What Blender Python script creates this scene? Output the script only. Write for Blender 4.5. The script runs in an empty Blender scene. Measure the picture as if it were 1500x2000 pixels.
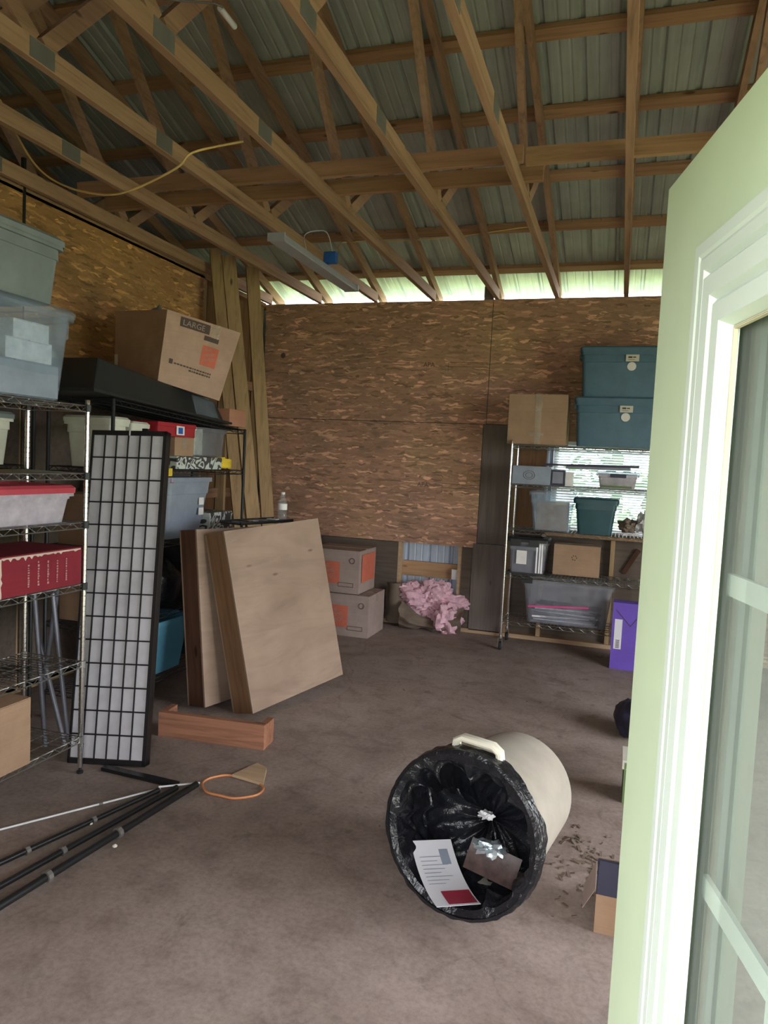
import bpy, bmesh, math, random
from mathutils import Vector, Matrix, Euler, noise
random.seed(7)
S = bpy.context.scene; COL = S.collection; PI = math.pi; R = math.radians

# ------------------------------------------------------------ camera, world, sun, exposure
cd = bpy.data.cameras.new('camera'); cam = bpy.data.objects.new('camera', cd); COL.objects.link(cam); S.camera = cam
cam.matrix_world = Matrix(((0.949753, -0.067533, 0.305627, 0), (0.309129, 0.049301, -0.949742, 0), (0.049072, 0.996498, 0.0677, 1.62), (0, 0, 0, 1)))
cd.sensor_fit = 'HORIZONTAL'; cd.sensor_width = 36; cd.lens = 36 * 1425.56 / 1500; cd.clip_start = .02
W = bpy.data.worlds.new('sky'); S.world = W; W.use_nodes = True
bgn = W.node_tree.nodes['Background']; bgn.inputs[0].default_value = (.95, .97, 1, 1); bgn.inputs[1].default_value = 7.5
sl = bpy.data.lights.new('sun', 'SUN'); sun = bpy.data.objects.new('sun', sl); COL.objects.link(sun)
sl.energy = 11; sl.angle = R(2); sl.color = (1, .95, .85); sun.rotation_euler = (R(-38), R(12), 0)
vs = S.view_settings; vs.view_transform = 'Standard'; vs.look = 'None'; vs.gamma = 1; vs.use_curve_mapping = False; vs.exposure = 0.72
S.cycles.max_bounces = 10; S.cycles.diffuse_bounces = 6; S.cycles.transparent_max_bounces = 24
S.cycles.use_denoising = True; S.cycles.sample_clamp_indirect = 8

def portal(name, loc, rot, sx, sy):
    l = bpy.data.lights.new(name, 'AREA'); l.shape = 'RECTANGLE'; l.size = sx; l.size_y = sy; l.cycles.is_portal = True
    o = bpy.data.objects.new(name, l); COL.objects.link(o); o.location = loc; o.rotation_euler = rot
portal('doorway_portal', (-.32, .08, 1.02), (R(90), 0, 0), 1.2, 2.04)
portal('window_portal', (-.1, 7.2, 1.46), (R(-90), 0, 0), 1.0, .9)
portal('garage_portal', (3.1, 2.9, 1.2), (R(90), 0, R(90)), 2.8, 2.4)

# ------------------------------------------------------------ materials
MATS = {}
class NT:
    def __init__(s, name):
        s.m = bpy.data.materials.new(name); s.m.use_nodes = True; s.t = s.m.node_tree; s.n = s.t.nodes
        s.b = s.n['Principled BSDF']; s.out = s.n['Material Output']
    def node(s, ty, **kw):
        nd = s.n.new(ty)
        for k, v in kw.items():
            if k.startswith('i_'):
                k2 = k[2:].replace('_', ' '); nd.inputs[int(k2) if k2.isdigit() else k2].default_value = v
            else: setattr(nd, k, v)
        return nd
    def l(s, a, b): s.t.links.new(a, b)
    def coord(s, scale=(1, 1, 1), rot=(0, 0, 0), kind='Object', loc=(0, 0, 0)):
        c = s.node('ShaderNodeTexCoord'); m = s.node('ShaderNodeMapping'); m.inputs['Scale'].default_value = scale
        m.inputs['Rotation'].default_value = rot; m.inputs['Location'].default_value = loc
        s.l(c.outputs[kind], m.inputs[0]); return m.outputs[0]
    def noise(s, vec, scale, detail=3, rough=.5, dist=0):
        n = s.node('ShaderNodeTexNoise'); n.inputs['Scale'].default_value = scale; n.inputs['Detail'].default_value = detail
        n.inputs['Roughness'].default_value = rough; n.inputs['Distortion'].default_value = dist; s.l(vec, n.inputs['Vector']); return n.outputs['Fac']
    def ramp(s, fac, stops):
        r = s.node('ShaderNodeValToRGB'); e = r.color_ramp.elements
        while len(e) < len(stops): e.new(.5)
        for el, (p, c) in zip(e, stops): el.position = p; el.color = (*c, 1) if len(c) == 3 else c
        s.l(fac, r.inputs[0]); return r.outputs[0]
    def mix(s, f, a, b, mode='MIX'):
        m = s.node('ShaderNodeMix', data_type='RGBA', blend_type=mode)
        for i, v in ((0, f), (6, a), (7, b)):
            if hasattr(v, 'links'): s.l(v, m.inputs[i])
            else: m.inputs[i].default_value = v if i == 0 else (*v, 1)
        return m.outputs[2]
    def bump(s, h, st=.3, d=.01):
        b = s.node('ShaderNodeBump'); b.inputs['Strength'].default_value = st; b.inputs['Distance'].default_value = d
        s.l(h, b.inputs['Height']); s.l(b.outputs[0], s.b.inputs['Normal'])
    def col(s, c): s.l(c, s.b.inputs['Base Color']) if hasattr(c, 'links') else s.b.inputs['Base Color'].__setattr__('default_value', (*c, 1))
def g3(c, k): return tuple(max(0, min(1, x * k)) for x in c)

def plain(name, c, rough=.6, metal=0, var=.12, bump=0, spec=.4, scale=8):
    if name in MATS: return MATS[name]
    t = NT(name); v = t.coord(); n = t.noise(v, scale, 4, .6)
    t.col(t.ramp(n, [(.3, g3(c, 1 - var)), (.7, g3(c, 1 + var))])); t.b.inputs['Roughness'].default_value = rough
    t.b.inputs['Metallic'].default_value = metal; t.b.inputs['Specular IOR Level'].default_value = spec
    if bump: t.bump(t.noise(v, 60, 3), bump, .004)
    MATS[name] = t.m; return t.m

def wood(name, c, axis=0, dark=.62, rough=.75):
    """lumber with grain running along an axis, tone changes from piece to piece, a few knots"""
    t = NT(name); sc = [28, 28, 28]; sc[axis] = 1.6
    v = t.coord(tuple(sc)); oi = t.node('ShaderNodeObjectInfo')
    a = t.node('ShaderNodeVectorMath', operation='ADD'); t.l(v, a.inputs[0]); t.l(oi.outputs['Random'], a.inputs[1])
    m = t.node('ShaderNodeMath', operation='MULTIPLY'); t.l(oi.outputs['Random'], m.inputs[0]); m.inputs[1].default_value = 60; t.l(m.outputs[0], a.inputs[1])
    n = t.noise(a.outputs[0], 1, 5, .65, .6)
    base = t.ramp(n, [(.28, g3(c, dark)), (.5, c), (.72, g3(c, 1.18))])
    big = t.noise(t.coord(), 1.3, 3); base = t.mix(.45, base, t.ramp(big, [(.3, (.6, .56, .52)), (.65, (1, 1, 1))]), 'MULTIPLY')
    tone = t.ramp(oi.outputs['Random'], [(0, (.8, .78, .74)), (1, (1.0, 1.0, .98))])
    base = t.mix(1, base, tone, 'MULTIPLY')
    kv = [5, 5, 5]; kv[axis] = 1.8
    vo = t.node('ShaderNodeTexVoronoi'); t.l(t.coord(tuple(kv)), vo.inputs['Vector']); vo.inputs['Scale'].default_value = 1.2
    kn = t.ramp(vo.outputs['Distance'], [(.05, (1, 1, 1)), (.1, (0, 0, 0))])
    base = t.mix(kn, base, g3(c, .3)); t.col(base); t.b.inputs['Roughness'].default_value = rough; t.b.inputs['Specular IOR Level'].default_value = .2
    t.bump(n, .25, .003); MATS[name] = t.m; return t.m

def osb(name, c, plane):
    """oriented strand board: several layers of long flat flakes in different directions"""
    t = NT(name); lay = []
    for k, (ang, sx, sz) in enumerate(((.1, 9, 48), (-.5, 11, 52), (.8, 14, 50), (-.2, 8, 56), (.38, 10, 52), (-1.0, 15, 50), (.18, 8, 60))):
        c0 = t.node('ShaderNodeTexCoord'); sep = t.node('ShaderNodeSeparateXYZ'); t.l(c0.outputs['Object'], sep.inputs[0])
        cb = t.node('ShaderNodeCombineXYZ'); t.l(sep.outputs['X' if plane == 'x' else 'Y'], cb.inputs[0]); t.l(sep.outputs['Z'], cb.inputs[1])
        nz = t.node('ShaderNodeTexNoise'); nz.inputs['Scale'].default_value = 2.2 + 1.3 * k; t.l(cb.outputs[0], nz.inputs['Vector'])
        ad = t.node('ShaderNodeVectorMath', operation='MULTIPLY_ADD'); t.l(nz.outputs['Color'], ad.inputs[0]); ad.inputs[1].default_value = (.13, .07, 0); t.l(cb.outputs[0], ad.inputs[2])
        mp = t.node('ShaderNodeMapping'); mp.inputs['Rotation'].default_value = (0, 0, ang); mp.inputs['Scale'].default_value = (sx, sz, 1); mp.inputs['Location'].default_value = (k * 3.3, k * 1.7, 0)
        t.l(ad.outputs[0], mp.inputs[0]); vo = t.node('ShaderNodeTexVoronoi', voronoi_dimensions='2D'); t.l(mp.outputs[0], vo.inputs['Vector']); vo.inputs['Scale'].default_value = 1
        sc = t.node('ShaderNodeSeparateColor'); t.l(vo.outputs['Color'], sc.inputs[0]); lay.append((sc.outputs[0], sc.outputs[1], mp.outputs[0]))
    def tone(f): return t.ramp(f, [(0, g3(c, .55)), (.15, g3(c, .84)), (.7, g3(c, 1.03)), (.88, g3(c, 1.25)), (1, g3(c, 2.1))])
    base = tone(lay[0][0])
    for f, sel, _ in lay[1:]:
        th = t.node('ShaderNodeMath', operation='GREATER_THAN'); th.inputs[1].default_value = .62; t.l(sel, th.inputs[0]); base = t.mix(th.outputs[0], base, tone(f))
    big = t.noise(t.coord(), 1.1, 4, .6)
    base = t.mix(.75, base, t.ramp(big, [(.3, (.62, .66, .66)), (.5, (1, .93, .92)), (.7, (.95, 1, .8))]), 'MULTIPLY')
    fib = t.noise(lay[0][2], 3, 4, .7); base = t.mix(.35, base, t.ramp(fib, [(.3, (.6, .55, .5)), (.6, (1, 1, 1))]), 'MULTIPLY')
    t.col(base); t.b.inputs['Roughness'].default_value = .7; t.b.inputs['Specular IOR Level'].default_value = .3; t.bump(lay[0][0], .25, .003)
    MATS[name] = t.m; return t.m

def concrete():
    t = NT('concrete'); v = t.coord()
    a = t.noise(v, .55, 6, .62, .4); b = t.noise(v, 5.5, 8, .72, .3); c = t.noise(v, 46, 4, .7)
    base = t.ramp(a, [(.32, (.20, .155, .13)), (.5, (.33, .265, .235)), (.7, (.43, .365, .34))])
    base = t.mix(.75, base, t.ramp(b, [(.28, (.52, .47, .44)), (.5, (.95, .93, .92)), (.72, (1.1, 1.08, 1.08))]), 'MULTIPLY')
    base = t.mix(.5, base, t.ramp(c, [(.3, (.5, .48, .47)), (.6, (1, 1, 1))]), 'MULTIPLY')
    sp = t.noise(v, 2.3, 7, .75, 1.2); base = t.mix(t.ramp(sp, [(.57, (0, 0, 0)), (.70, (.7, .7, .7))]), base, (.09, .07, .055))
    vo = t.node('ShaderNodeTexVoronoi', feature='DISTANCE_TO_EDGE'); vo.inputs['Scale'].default_value = .38
    nz = t.node('ShaderNodeTexNoise'); nz.inputs['Scale'].default_value = 2.2; nz.inputs['Detail'].default_value = 6; t.l(v, nz.inputs['Vector'])
    ad = t.node('ShaderNodeVectorMath', operation='MULTIPLY_ADD'); t.l(nz.outputs['Color'], ad.inputs[0]); ad.inputs[1].default_value = (.5, .5, 0); t.l(v, ad.inputs[2]); t.l(ad.outputs[0], vo.inputs['Vector'])
    base = t.mix(t.ramp(vo.outputs['Distance'], [(.0003, (.2, .2, .2)), (.0015, (0, 0, 0))]), base, (.07, .055, .045))
    t.col(base); t.b.inputs['Roughness'].default_value = .78; t.b.inputs['Specular IOR Level'].default_value = .35; t.bump(t.mix(.5, b, c), .35, .006)
    return t.m

def metal_sheet(name, c, rough=.42, metal=.75):
    t = NT(name); v = t.coord(); n = t.noise(v, 5, 5, .6); m = t.noise(t.coord((40, 2, 2)), 1, 3)
    t.col(t.mix(.5, t.ramp(n, [(.3, g3(c, .8)), (.7, g3(c, 1.15))]), t.ramp(m, [(.3, g3(c, .75)), (.7, g3(c, 1.15))])))
    t.b.inputs['Metallic'].default_value = metal; t.b.inputs['Roughness'].default_value = rough; MATS[name] = t.m; return t.m

def cardboard(name, c, stain=None, flute=0):
    t = NT(name); v = t.coord(); n = t.noise(v, 6, 5, .65); f = t.noise(t.coord((3, 3, 120)), 1, 2)
    base = t.ramp(n, [(.3, g3(c, .86)), (.7, g3(c, 1.1))]); base = t.mix(.2, base, t.ramp(f, [(.35, (.75, .75, .75)), (.6, (1, 1, 1))]), 'MULTIPLY')
    if stain: base = t.mix(t.ramp(t.noise(v, 2.4, 6, .7), [(.5, (0, 0, 0)), (.62, (.9, .9, .9))]), base, stain)
    t.col(base); t.b.inputs['Roughness'].default_value = .8; t.b.inputs['Specular IOR Level'].default_value = .2; t.bump(n, .15, .004); MATS[name] = t.m; return t.m

def clear_plastic(name, tint, opac, rough=.25, var=0):
    """cloudy translucent plastic: part see-through, part milky, glossy skin"""
    t = NT(name); t.n.remove(t.b)
    tr = t.node('ShaderNodeBsdfTransparent'); tr.inputs[0].default_value = (*[min(1, .75 + .25 * x) for x in tint], 1)
    df = t.node('ShaderNodeBsdfDiffuse'); df.inputs[0].default_value = (*tint, 1); tl = t.node('ShaderNodeBsdfTranslucent'); tl.inputs[0].default_value = (*tint, 1)
    m1 = t.node('ShaderNodeMixShader'); m1.inputs[0].default_value = .4; t.l(df.outputs[0], m1.inputs[1]); t.l(tl.outputs[0], m1.inputs[2])
    m2 = t.node('ShaderNodeMixShader'); t.l(tr.outputs[0], m2.inputs[1]); t.l(m1.outputs[0], m2.inputs[2])
    if var: t.l(t.ramp(t.noise(t.coord(), 14, 4, .6), [(.3, (max(0, opac - var),) * 3), (.7, (min(1, opac + var),) * 3)]), m2.inputs[0])
    else: m2.inputs[0].default_value = opac
    gl = t.node('ShaderNodeBsdfGlossy'); gl.inputs['Roughness'].default_value = rough
    fr = t.node('ShaderNodeFresnel'); fr.inputs[0].default_value = 1.45
    bp = t.node('ShaderNodeBump'); bp.inputs['Strength'].default_value = .25; bp.inputs['Distance'].default_value = .01; t.l(t.noise(t.coord(), 9, 2), bp.inputs['Height'])
    t.l(bp.outputs[0], gl.inputs['Normal']); t.l(bp.outputs[0], fr.inputs['Normal'])
    ge = t.node('ShaderNodeNewGeometry'); im = t.node('ShaderNodeMath', operation='SUBTRACT'); im.inputs[0].default_value = 1; t.l(ge.outputs['Backfacing'], im.inputs[1])
    fm = t.node('ShaderNodeMath', operation='MULTIPLY'); t.l(fr.outputs[0], fm.inputs[0]); t.l(im.outputs[0], fm.inputs[1])   # no false total reflection on the way out
    m3 = t.node('ShaderNodeMixShader'); t.l(fm.outputs[0], m3.inputs[0]); t.l(m2.outputs[0], m3.inputs[1]); t.l(gl.outputs[0], m3.inputs[2])
    t.l(m3.outputs[0], t.out.inputs[0]); MATS[name] = t.m; return t.m

LUM = (.41, .25, .165)
M = dict(
    chord=wood('lumber_along_y', LUM, 1), purlin=wood('lumber_along_x', (.43, .25, .15), 0), stud=wood('lumber_upright', (.42, .29, .16), 2),
    fresh=wood('lumber_fresh', (.5, .31, .18), 0), board26=wood('red_board', (.40, .19, .12), 0, .55), pale=wood('pale_lumber', (.58, .42, .28), 0, .8),
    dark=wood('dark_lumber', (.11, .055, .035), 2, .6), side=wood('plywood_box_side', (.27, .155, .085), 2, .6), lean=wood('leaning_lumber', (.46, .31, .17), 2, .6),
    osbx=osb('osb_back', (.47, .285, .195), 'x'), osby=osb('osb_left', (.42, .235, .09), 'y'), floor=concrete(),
    roof=metal_sheet('galvanised_roof', (.42, .45, .43), .5, .35), siding=metal_sheet('blue_siding', (.50, .58, .70), .5, .1),
    grey=wood('weathered_board', (.20, .17, .155), 2, .75), greyd=wood('weathered_and_shaded_board', (.15, .12, .10), 0, .7),
    zinc=plain('zinc_plate', (.16, .15, .14), .6, .3), chrome=plain('chrome', (.78, .79, .78), .22, 1, .05), wire=plain('chrome_wire', (.55, .56, .55), .3, 1, .05),
    bwire=plain('black_wire', (.03, .032, .033), .4, .2), black=plain('black_plastic', (.017, .019, .02), .38, 0), rubber=plain('rubber', (.02, .02, .02), .8),
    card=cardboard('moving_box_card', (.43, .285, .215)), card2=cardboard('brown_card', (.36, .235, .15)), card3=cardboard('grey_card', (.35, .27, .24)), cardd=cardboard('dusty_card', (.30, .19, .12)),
    redbox=cardboard('dark_red_card', (.19, .02, .03)), tear=cardboard('torn_paper', (.55, .42, .36)), white=plain('white_card', (.72, .7, .68), .7), wprint=plain('white_print', (.42, .2, .2), .7),
    orange=cardboard('orange_print', (.58, .16, .10)), ink=plain('dark_print', (.09, .06, .05), .8), tape=clear_plastic('packing_tape', (.85, .8, .7), .22, .12, .12),
    clear=clear_plastic('clear_blue_plastic', (.60, .72, .84), .2, .15, .1), cleargrey=clear_plastic('clear_grey_plastic', (.55, .57, .62), .22, .2, .1), cloudy=clear_plastic('cloudy_plastic', (.72, .68, .74), .7, .35, .2),
    tote=plain('grey_green_tote', (.175, .205, .205), .45), teal=plain('teal_tote', (.075, .15, .21), .42), teal2=plain('dark_teal_tote', (.025, .075, .09), .4), bgrey=plain('blue_grey_tote', (.24, .28, .34), .42),
    redlid=plain('red_lid', (.42, .05, .07), .5), turq=plain('turquoise_bin', (.07, .21, .30), .5), cream=plain('cream_bin', (.62, .63, .52), .5), redtin=plain('red_tin', (.35, .02, .03), .35),
    rice=plain('rice_paper', (.50, .495, .53), .8, bump=.05), lacquer=plain('black_lacquer', (.012, .012, .013), .35), purple=plain('purple_card', (.13, .07, .42), .6),
    mint=plain('mint_door_paint', (.55, .65, .47), .42, 0, .03, .04), mintw=plain('door_glazing_frame', (.57, .63, .59), .4, 0, .03), bead=plain('worn_glazing_bead', (.52, .47, .36), .7),
    grass=plain('grass', (.22, .27, .13), .9, 0, .25, .3), led=plain('grey_fixture', (.40, .41, .48), .45, 0, .05), lens=plain('led_lens', (.42, .42, .5), .4, 0, .03),
    yellow=plain('yellow_cable', (.62, .42, .16), .6), bluebox=plain('blue_outlet_box', (.02, .11, .42), .5), pink=plain('pink_insulation', (.68, .43, .50), .95, 0, .25, .8, .1, 22),
    kraft=cardboard('kraft_paper', (.17, .13, .10)), canb=plain('trash_can_plastic', (.38, .345, .295), .45, 0, .12, .05), canh=plain('trash_can_handle', (.72, .69, .58), .4, 0, .06),
    paper=plain('brochure_paper', (.66, .66, .70), .4, 0, .04), maroon=plain('maroon_print', (.30, .03, .055), .45), brownbk=plain('brown_booklet', (.07, .045, .04), .45, 0, .4, 0, .4, 30),
    foil=plain('silver_foil', (.6, .7, .75), .25, .7, .3, .5), bag=None, hoop=plain('orange_hoop', (.62, .25, .10), .45), steel=plain('grey_steel', (.2, .21, .25), .45, .4), slat=plain('white_blind', (.62, .64, .68), .5, 0, .02),
    marble=None, cyel=plain('yellow_cord', (.75, .55, .05), .6), foam=cardboard('pink_foam', (.42, .2, .13)), cloth=plain('taupe_cloth', (.22, .17, .13), .9, 0, .35, .5, .1, 14), clothw=plain('white_cloth', (.7, .7, .72), .9, 0, .1, .5),
    silver=plain('latch_silver', (.75, .75, .77), .35, .3), label=plain('sticker', (.6, .58, .5), .6, 0, .08), greenb=plain('green_card', (.13, .2, .08), .7), navy=plain('navy_plastic', (.03, .03, .06), .45), glassd=None)
t = NT('black_bag_film'); v = t.coord(); t.col((.012, .013, .016)); t.b.inputs['Roughness'].default_value = .2; t.b.inputs['Specular IOR Level'].default_value = .42
t.bump(t.mix(.15, t.noise(v, 26, 4, .6, 1.2), t.noise(v, 90, 2)), .55, .014); M['bag'] = t.m
t = NT('marbled_paint'); n_ = t.noise(t.coord((1, 1, 1)), 5, 1, .4, 2.0); sn = t.node('ShaderNodeMath', operation='SINE'); mm = t.node('ShaderNodeMath', operation='MULTIPLY'); mm.inputs[1].default_value = 34; t.l(n_, mm.inputs[0]); t.l(mm.outputs[0], sn.inputs[0])
t.col(t.ramp(sn.outputs[0], [(0, (.06, .06, .06)), (.35, (.55, .6, .56))])); M['marble'] = t.m
def plywood():
    t = NT('plywood_face'); v = t.coord((1.3, 5, 5.5), (0, R(14), 0)); n = t.noise(v, 1, 6, .6, 1.6); c = (.32, .23, .17)
    base = t.ramp(n, [(.3, g3(c, .8)), (.5, c), (.7, g3(c, 1.12))]); s_ = t.noise(t.coord(), 2.2, 3, .5)
    base = t.mix(.6, base, t.ramp(s_, [(.35, (.72, .68, .66)), (.6, (1, 1, 1))]), 'MULTIPLY')
    vo = t.node('ShaderNodeTexVoronoi'); t.l(t.coord((1.6, 1, 5), (0, R(14), 0)), vo.inputs['Vector']); vo.inputs['Scale'].default_value = 1.5
    base = t.mix(t.ramp(vo.outputs['Distance'], [(.03, (.8, .8, .8)), (.09, (0, 0, 0))]), base, (.13, .08, .05))
    t.col(base); t.b.inputs['Roughness'].default_value = .7; t.b.inputs['Specular IOR Level'].default_value = .25; t.bump(n, .15, .003); return t.m
M['ply'] = plywood()
def pane_mat(name, dirt, tint=(.55, .6, .57)):
    t = NT(name); t.n.remove(t.b); tr = t.node('ShaderNodeBsdfTransparent'); tr.inputs[0].default_value = (.88, .93, .9, 1)
    df = t.node('ShaderNodeBsdfDiffuse'); df.inputs[0].default_value = (*tint, 1); m1 = t.node('ShaderNodeMixShader'); m1.inputs[0].default_value = dirt
    gl = t.node('ShaderNodeBsdfGlossy'); gl.inputs['Roughness'].default_value = .06; fr = t.node('ShaderNodeFresnel'); fr.inputs[0].default_value = 1.18; m2 = t.node('ShaderNodeMixShader')
    t.l(tr.outputs[0], m1.inputs[1]); t.l(df.outputs[0], m1.inputs[2]); t.l(fr.outputs[0], m2.inputs[0]); t.l(m1.outputs[0], m2.inputs[1]); t.l(gl.outputs[0], m2.inputs[2]); t.l(m2.outputs[0], t.out.inputs[0]); return t.m
M['leaf'] = plain('bush_leaf', (.05, .10, .03), .7, 0, .4, 0, .3, 3)
M['glass'] = pane_mat('dusty_door_glass', .16); M['glassd'] = pane_mat('window_glass', .02)
M['bottle'] = clear_plastic('bottle_plastic', (.75, .82, .85), .15, .08)

# ------------------------------------------------------------ mesh helpers
class B:
    def __init__(s): s.v = []; s.f = []; s.smooth = False
    def add(s, vs, fs):
        k = len(s.v); s.v += [tuple(v) for v in vs]; s.f += [tuple(i + k for i in f) for f in fs]; return s
    def hexa(s, c):  # c[ix][iy][iz] order: 000,100,110,010,001,101,111,011
        return s.add(c, [(0, 3, 2, 1), (4, 5, 6, 7), (0, 1, 5, 4), (1, 2, 6, 5), (2, 3, 7, 6), (3, 0, 4, 7)])
    def box(s, x0, y0, z0, x1, y1, z1, mat=None):
        c = [(x0, y0, z0), (x1, y0, z0), (x1, y1, z0), (x0, y1, z0), (x0, y0, z1), (x1, y0, z1), (x1, y1, z1), (x0, y1, z1)]
        if mat is not None: c = [mat @ Vector(p) for p in c]
        return s.hexa(c)
    def bar(s, p, q, w, h, up=(0, 0, 1), cut=None):
        """rectangular bar from p to q, w across, h along 'up'; cut=(n) ends vertical"""
        p = Vector(p); q = Vector(q); d = (q - p).normalized(); u = Vector(up); sd = d.cross(u).normalized(); u2 = sd.cross(d).normalized()
        a = sd * w / 2; b = u2 * h / 2
        return s.hexa([p - a - b, p + a - b, q + a - b, q - a - b, p - a + b, p + a + b, q + a + b, q - a + b])
    def tube(s, pts, r, n=6, closed=False, cap=True):
        pts = [Vector(p) for p in pts]; N = len(pts); rings = []; prev = None
        for i, p in enumerate(pts):
            a = pts[(i - 1) % N] if (closed or i) else p; b = pts[(i + 1) % N] if (closed or i < N - 1) else p
            d = (b - a).normalized(); up = prev if prev is not None else (Vector((0, 0, 1)) if abs(d.z) < .9 else Vector((1, 0, 0)))
            sd = d.cross(up).normalized(); up = sd.cross(d).normalized(); prev = up
            rr = r[i] if isinstance(r, (list, tuple)) else r
            rings.append([p + (sd * math.cos(2 * PI * k / n) + up * math.sin(2 * PI * k / n)) * rr for k in range(n)])
        vs = [v for rg in rings for v in rg]; fs = []
        for i in range(N if closed else N - 1):
            j = (i + 1) % N
            for k in range(n): fs.append((i * n + k, i * n + (k + 1) % n, j * n + (k + 1) % n, j * n + k))
        if cap and not closed: fs += [tuple(range(n))[::-1], tuple((N - 1) * n + k for k in range(n))]
        return s.add(vs, fs)
    def lathe(s, prof, n=48, mat=None, c=(0, 0, 0)):
        vs = []; fs = []
        for r, z in prof:
            for k in range(n):
                a = 2 * PI * k / n; vs.append(Vector((c[0] + r * math.cos(a), c[1] + r * math.sin(a), c[2] + z)))
        if mat is not None: vs = [mat @ v for v in vs]
        for i in range(len(prof) - 1):
            for k in range(n): fs.append((i * n + k, i * n + (k + 1) % n, (i + 1) * n + (k + 1) % n, (i + 1) * n + k))
        return s.add(vs, fs)
    def grid(s, fn, nu, nv):
        vs = [fn(i / nu, j / nv) for j in range(nv + 1) for i in range(nu + 1)]; fs = []
        for j in range(nv):
            for i in range(nu):
                a = j * (nu + 1) + i; fs.append((a, a + 1, a + nu + 2, a + nu + 1))
        return s.add(vs, fs)
    def build(s, name, mat, parent=None, smooth=False, bevel=0, solid=0, kind=None, label=None):
        me = bpy.data.meshes.new(name); me.from_pydata(s.v, [], s.f); me.update()
        bm = bmesh.new(); bm.from_mesh(me)
        if solid:
            bmesh.ops.recalc_face_normals(bm, faces=bm.faces); bmesh.ops.solidify(bm, geom=bm.faces[:], thickness=solid)
        if bevel: bmesh.ops.bevel(bm, geom=bm.edges[:] , offset=bevel, segments=2, profile=.6, affect='EDGES', clamp_overlap=True)
        bmesh.ops.recalc_face_normals(bm, faces=bm.faces); bm.to_mesh(me); bm.free()
        if smooth:
            me.polygons.foreach_set('use_smooth', [True] * len(me.polygons))
            try: me.set_sharp_from_angle(angle=R(40))
            except Exception: pass
        me.materials.append(mat); o = bpy.data.objects.new(name, me); COL.objects.link(o)
        if parent is not None: o.parent = parent
        if kind: o['kind'] = kind
        if label: o['label'] = label
        return o
def bx(name, mat, parent, x0, y0, z0, x1, y1, z1, bevel=0, **k): return B().box(x0, y0, z0, x1, y1, z1).build(name, mat, parent, bevel=bevel, **k)
def thing(name, label, cat, loc=(0, 0, 0), rot=(0, 0, 0), group=None):
    o = bpy.data.objects.new(name, None); o.empty_display_size = .1; COL.objects.link(o); o.location = loc; o.rotation_euler = rot
    o['label'] = label; o['category'] = cat
    if group: o['group'] = group
    return o
def tag(o, label, cat, group=None):
    o['label'] = label; o['category'] = cat
    if group: o['group'] = group
    return o
def copy_tree(o, parent=None):
    c = o.copy(); COL.objects.link(c)
    if parent is not None: c.parent = parent
    for ch in list(o.children): copy_tree(ch, c)
    return c
def text(name, s, size, mat, parent, mtx, mapf=None, align='LEFT', label=None):
    cu = bpy.data.curves.new('t', 'FONT'); cu.body = s; cu.size = size; cu.align_x = align; to = bpy.data.objects.new('t', cu); COL.objects.link(to)
    me = bpy.data.meshes.new_from_object(to.evaluated_get(bpy.context.evaluated_depsgraph_get())); bpy.data.objects.remove(to); bpy.data.curves.remove(cu)
    if mapf:
        for v in me.vertices: v.co = mapf(v.co.x, v.co.y)
    else: me.transform(mtx)
    me.materials.clear(); me.materials.append(mat); o = bpy.data.objects.new(name, me); COL.objects.link(o); o.parent = parent
    if label: o['label'] = label
    return o
def nz(p, s=1.0, seed=0): return noise.noise(Vector((p[0] * s + seed, p[1] * s + seed * .7, p[2] * s)))
XZ = Matrix.Rotation(PI / 2, 4, 'X')                       # text lying in XY turned to stand facing -Y
YZ = Matrix.Rotation(PI / 2, 4, 'Z') @ XZ                  # text standing, facing +X

# ------------------------------------------------------------ floor, ground
XL, XR, YN, YB, ZT = -3.66, 3.0, .16, 7.0, 3.21
fl = B().box(-6.0, YN - .25, -.12, XR + .1, YB + .12, 0).build('floor', M['floor']); fl['kind'] = 'structure'
gr = B().add([(-30, -25, -.13), (30, -25, -.13), (30, 35, -.13), (-30, 35, -.13)], [(0, 1, 2, 3)]).build('ground', M['grass']); gr['kind'] = 'structure'

# ------------------------------------------------------------ ceiling: ribbed metal roof on purlins
SL, Z0, RY = .31, 3.41, 3.6
def roofz(y): return Z0 + SL * (7 - y) if y >= RY else Z0 + SL * (7 - RY) - SL * (RY - y)
def rib_profile(x0, x1, pitch=.229):
    pts = [(x0, 0)]; x = x0 + .06
    while x < x1 - .08:
        pts += [(x, 0), (x + .012, .02), (x + .032, .02), (x + .044, 0), (x + .10, 0), (x + .106, .004), (x + .114, .004), (x + .12, 0), (x + .17, 0), (x + .176, .004), (x + .184, .004), (x + .19, 0)]; x += pitch
    return pts + [(x1, 0)]
def roof_sheet(ya, yb):
    b = B(); pr = rib_profile(-6.2, XR + .3); up = .03
    vs = [(x, ya, roofz(ya) + up + h) for x, h in pr] + [(x, yb, roofz(yb) + up + h) for x, h in pr]; n = len(pr)
    b.add(vs, [(i, i + 1, n + i + 1, n + i) for i in range(n - 1)]); return b
ceil = roof_sheet(RY, 7.38).build('ceiling', M['roof'], solid=.001); ceil['kind'] = 'structure'
roof_sheet(-.25, RY).build('roof_slope', M['roof'], ceil, solid=.001)
for y in (6.87, 6.28, 5.70, 5.10, 4.51, 3.93, 3.3, 2.7, 2.1, 1.5, .9, .3):
    s_ = -SL if y > RY else SL; m = Matrix.Translation((0, y, roofz(y) + .004)) @ Matrix.Rotation(math.atan(s_), 4, 'X')
    B().box(-6.1, -.044, -.019, XR + .3, .044, .019, m).build('purlin', M['purlin'], ceil)
b = B()
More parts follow.
